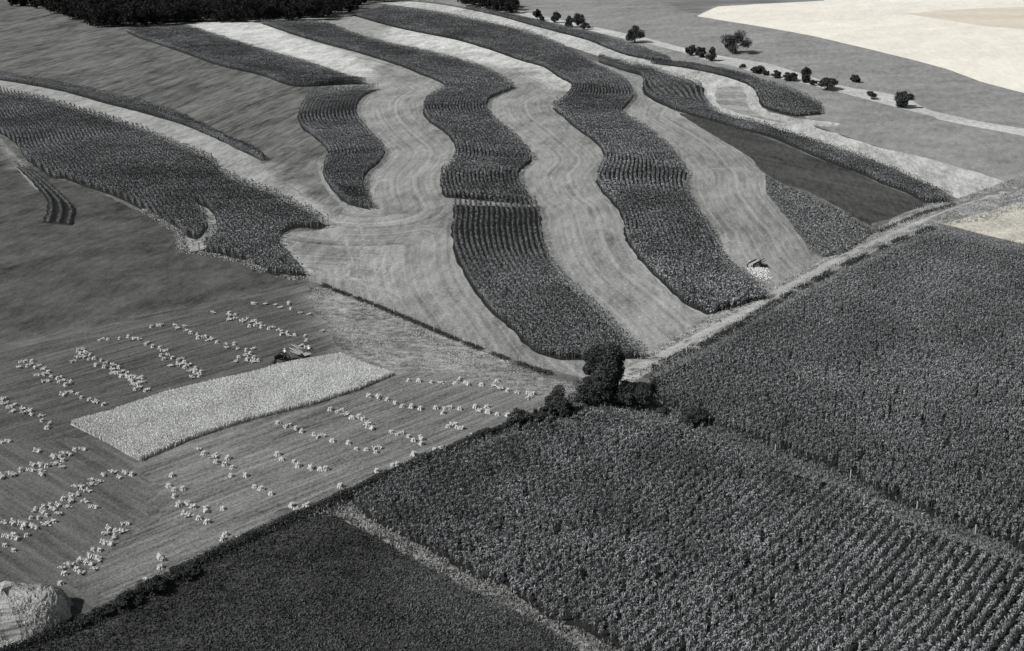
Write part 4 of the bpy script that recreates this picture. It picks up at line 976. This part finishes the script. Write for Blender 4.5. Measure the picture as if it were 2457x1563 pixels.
# ------------------------------------------------------------------ people (seated, seen tiny from the air)
M_SHIRT = pmat('shirt', .75); M_TROU = pmat('trousers', .06); M_SKIN = pmat('skin', .30); M_HAT = pmat('hat', .6)
M_IRON = pmat('black_iron', .025, .5, .3); M_IRON2 = pmat('grey_iron', .12, .6, .3); M_WOODL = pmat('pale_wood', .42, .8); M_CANV = pmat('canvas', .35, .9)
def person(label, loc, rz, seat=.0):
    J = {}; V = []; E = []; RR = []
    def v(p, r, parent=None):
        V.append(p); RR.append(r); i = len(V) - 1
        if parent is not None: E.append((parent, i))
        return i
    pel = v((0, 0, .0), .14); sp_ = v((0, .0, .22), .14, pel); ch = v((0, .02, .42), .16, sp_); nk = v((0, .03, .56), .06, ch); hd = v((0, .06, .66), .095, nk); ht = v((0, .07, .76), .085, hd)
    for s in (-1, 1):
        sh = v((s * .19, .02, .47), .065, ch); el = v((s * .25, .18, .28), .048, sh); wr = v((s * .16, .40, .30), .032, el); pm = v((s * .15, .47, .30), .036, wr)
        for k in range(4): 
            f = v((s * (.175 - .018 * k), .53, .30), .011, pm); v((s * (.175 - .018 * k), .555 + .004 * (k % 2), .27), .009, f)
        th = v((s * .12, .49, .30), .012, pm); v((s * .11, .51, .28), .01, th)
        hp = v((s * .11, .04, -.01), .10, pel); kn = v((s * .15, .45, .03), .07, hp); an = v((s * .15, .50, -.36), .045, kn); v((s * .15, .64, -.40), .04, an)
    me = bpy.data.meshes.new('person'); me.from_pydata(V, E, []); me.update()
    o = link('person', me); o.location = loc; o.rotation_euler = (0, 0, rz)
    sk = o.modifiers.new('skin', 'SKIN')
    for i, r in enumerate(RR): me.skin_vertices[0].data[i].radius = (r, r)
    me.skin_vertices[0].data[0].use_root = True
    sb = o.modifiers.new('sub', 'SUBSURF'); sb.levels = 1; sb.render_levels = 2
    me.materials.append(M_TROU)
    tag(o, label, 'person')
    # clothing, hat and face are children
    mb = MB(); mb.lathe([(.155, .02), (.165, .2), (.19, .42), (.12, .52), (.07, .56)], 14)
    for s in (-1, 1): mb.tube((s * .17, .02, .47), (s * .255, .18, .28), .085, .065, 10); mb.tube((s * .255, .18, .28), (s * .17, .38, .30), .066, .05, 10)
    mb.build('shirt', M_SHIRT, o, True)
    mb = MB(); mb.lathe([(.20, .72), (.20, .735), (.11, .745), (.105, .83), (.06, .86)], 16, Matrix.Translation((0, .06, 0))); mb.build('hat', M_HAT, o, True)
    mb = MB(); mb.lathe([(.05, .57), (.085, .62), (.095, .68), (.09, .735)], 12, Matrix.Translation((0, .065, 0)))
    mb.box((0, .165, .66), (.025, .04, .04)); mb.build('head', M_SKIN, o, True)
    return o

def heading(a, b):
    d = px([b])[0] - px([a])[0]; return math.atan2(d[1], d[0])
HD = heading((750, 848), (665, 874))          # tractor drives left, a little towards the camera
def wheel(parent, name, c, R_, wdt, spokes, lug, mat):
    mb = MB(); ax = (0, 1, 0)
    mb.ring(c, ax, R_, .05, 28, 6, flat=wdt / .1)
    if lug:
        for i in range(18):
            t = 2 * math.pi * i / 18
            mb.box((c[0] + (R_ + .06) * math.cos(t), c[1], c[2] + (R_ + .06) * math.sin(t)), (.05, wdt, .08), Matrix.Rotation(-t, 3, 'Y'))
    w = mb.build(name, mat, parent)
    mb = MB(); mb.tube((c[0], c[1] - wdt * .6, c[2]), (c[0], c[1] + wdt * .6, c[2]), .09, n=10)
    for i in range(spokes):
        t = 2 * math.pi * i / spokes; mb.tube((c[0], c[1], c[2]), (c[0] + R_ * math.cos(t), c[1], c[2] + R_ * math.sin(t)), .018, n=5)
    mb.build('spokes', mat, w)
g = px([(676, 868)])[0]
tr_ = tag(empty('tractor', (g[0], g[1], float(hgt(*g))), HD), 'black steel-wheeled tractor pulling a binder along the standing grain', 'tractor')
mb = MB(); mb.box((.75, 0, 1.02), (1.35, .48, .52)); mb.box((.75, 0, 1.32), (1.25, .40, .10), taper=.8); mb.box((.1, 0, .85), (.9, .35, .35)); mb.build('engine_hood', M_IRON, tr_)
mb = MB(); mb.box((1.46, 0, 1.02), (.10, .56, .70)); mb.build('radiator', M_IRON2, tr_)
mb = MB(); mb.box((-.45, 0, .72), (.55, 1.1, .32)); mb.tube((-.45, -.72, .66), (-.45, .72, .66), .07); mb.box((.6, 0, .72), (1.6, .22, .14)); mb.build('chassis', M_IRON, tr_)
for s in (-1, 1): wheel(tr_, 'rear_wheel', (-.45, s * .78, .66), .60, .26, 10, True, M_IRON)
for s in (-1, 1): wheel(tr_, 'front_wheel', (1.35, s * .14, .34), .30, .11, 6, False, M_IRON)
mb = MB(); mb.box((1.35, 0, .62), (.12, .12, .4)); mb.build('front_post', M_IRON, tr_)
mb = MB(); mb.tube((.3, 0, 1.1), (-.25, 0, 1.42), .02); mb.ring((-.25, 0, 1.42), (.6, 0, .7), .19, .015, 18, 5); mb.build('steering_wheel', M_IRON, tr_)
mb = MB(); mb.tube((-.4, 0, .85), (-.85, 0, 1.15), .025); mb.lathe([(.05, 0), (.22, .03), (.25, .10), (.23, .10), (.19, .05)], 14, Matrix.Translation((-.85, 0, 1.13))); mb.build('seat', M_IRON2, tr_)
mb = MB(); mb.tube((.55, .12, 1.3), (.55, .12, 1.85), .035); mb.build('exhaust_pipe', M_IRON, tr_)
rot = Matrix.Rotation(HD, 3, 'Z')
p = Vector((g[0], g[1], float(hgt(*g)))) + rot @ Vector((-.82, 0, 1.30))
person('person in white shirt and straw hat driving the black tractor', p, HD - math.pi / 2)

g = px([(727, 858)])[0]
bd = tag(empty('grain_binder', (g[0], g[1], float(hgt(*g))), HD), 'grain binder with white reel slats towed behind the black tractor', 'binder')
mb = MB(); mb.box((0, -.2, .45), (1.1, 3.2, .12)); mb.tube((.5, .6, .5), (2.7, .3, .55), .05); mb.tube((-.5, .9, .6), (-.5, .9, 1.5), .04); mb.tube((.5, .9, .6), (.3, .9, 1.5), .04); mb.build('frame', M_IRON, bd)
wheel(bd, 'drive_wheel', (0, .55, .45), .42, .24, 8, True, M_IRON)
wheel(bd, 'grain_wheel', (0, -1.95, .3), .27, .1, 6, False, M_IRON)
mb = MB(); mb.box((0, -1.0, .58), (1.0, 1.7, .05)); mb.build('platform_canvas', M_CANV, bd)
mb = MB(); mb.box((0, .35, 1.0), (1.0, 1.1, .05), Matrix.Rotation(.75, 3, 'X')); mb.build('elevator_canvas', M_CANV, bd)
mb = MB(); mb.box((-.1, 1.05, 1.05), (1.3, .9, .06), Matrix.Rotation(-.45, 3, 'X')); mb.build('tying_deck', M_WOODL, bd)
mb = MB()
for i in range(6):
    t = 2 * math.pi * i / 6 + .3; c = (.55 + .62 * math.cos(t), -1.0, 1.25 + .62 * math.sin(t))
    mb.box(c, (.05, 2.35, .09), Matrix.Rotation(-t, 3, 'Y'))
rl = mb.build('reel', M_WOODL, bd)
mb = MB(); mb.tube((.55, -2.15, 1.25), (.55, .3, 1.25), .03)
for i in range(6):
    t = 2 * math.pi * i / 6 + .3
    for yy in (-2.05, .05): mb.tube((.55, yy, 1.25), (.55 + .6 * math.cos(t), yy, 1.25 + .6 * math.sin(t)), .02, n=5)
mb.tube((-.1, .25, 1.1), (.55, .25, 1.25), .03); mb.build('reel_arms', M_WOODL, rl)
mb = MB()
for k in range(5): mb.tube((-.3 + k * .14, 1.5, .5), (-.3 + k * .14, 2.1, .32), .015, n=5)
mb.build('bundle_carrier', M_IRON, bd)
mb = MB(); mb.tube((-.4, .9, .9), (-.75, .9, 1.25), .025); mb.lathe([(.05, 0), (.2, .03), (.22, .1), (.18, .05)], 14, Matrix.Translation((-.78, .9, 1.22))); mb.build('seat', M_IRON2, bd)
p = Vector((g[0], g[1], float(hgt(*g)))) + rot @ Vector((-.75, .9, 1.40))
person('person in pale shirt riding on the seat of the binder', p, HD - math.pi / 2)

# hay rack and trough near the road
a, b = px([(1800, 643)])[0], px([(1833, 626)])[0]
hd = math.atan2(b[1] - a[1], b[0] - a[0]); L = float(np.linalg.norm(b - a)); g = a
wg = tag(empty('hay_rack', (g[0], g[1], float(hgt(*g))), hd), 'long narrow wooden hay rack lying in the pale hay strip near the road', 'hay rack')
mb = MB()
for yy in (-.35, 0, .35): mb.box((L * .3, yy, .68), (L * .6, .30, .05))
mb.build('rack_floor', M_WOODL, wg)
mb = MB(); mb.box((L * .3, -.58, .78), (L * .6, .05, .34)); mb.box((L * .3, .58, .78), (L * .6, .05, .34)); mb.build('side_board', pmat('shaded_side_wood', .06), wg)  # side boards coloured dark to carry the shade on the rack's side
mb = MB(); mb.box((L * .8, 0, .5), (L * .45, .16, .14)); mb.build('pole', pmat('brown_wood', .09), wg)
for s in (-1, 1):
    wheel(wg, 'wheel', (.1, s * .68, .36), .31, .1, 8, False, M_IRON)
    wheel(wg, 'wheel', (L * .52, s * .68, .36), .31, .1, 8, False, M_IRON)
g = px([(1832, 642)])[0]
tg = tag(empty('feed_trough', (g[0], g[1], float(hgt(*g))), .1), 'small black feed trough on the ground beside the hay rack', 'trough')
mb = MB(); mb.box((0, -.3, .3), (1.5, .05, .5)); mb.box((0, .3, .3), (1.5, .05, .5)); mb.box((-.77, 0, .3), (.05, .66, .5)); mb.box((.77, 0, .3), (.05, .66, .5)); mb.build('side_board', M_IRON, tg)
mb = MB(); mb.box((0, 0, .12), (1.48, .54, .05)); mb.build('floor_board', M_IRON, tg)
g = px([(1818, 650)])[0]; P = RNG.normal(0, 1, (900, 2)) * np.array([.9, 2.4]) + g
blades('straw_pile', 'pale spilled straw on the ground in front of the hay rack', P, .2, .16, M_WHEAT, np.full(len(P), 1.1), 'straw', k=2, spread=.1, lean=1.0)
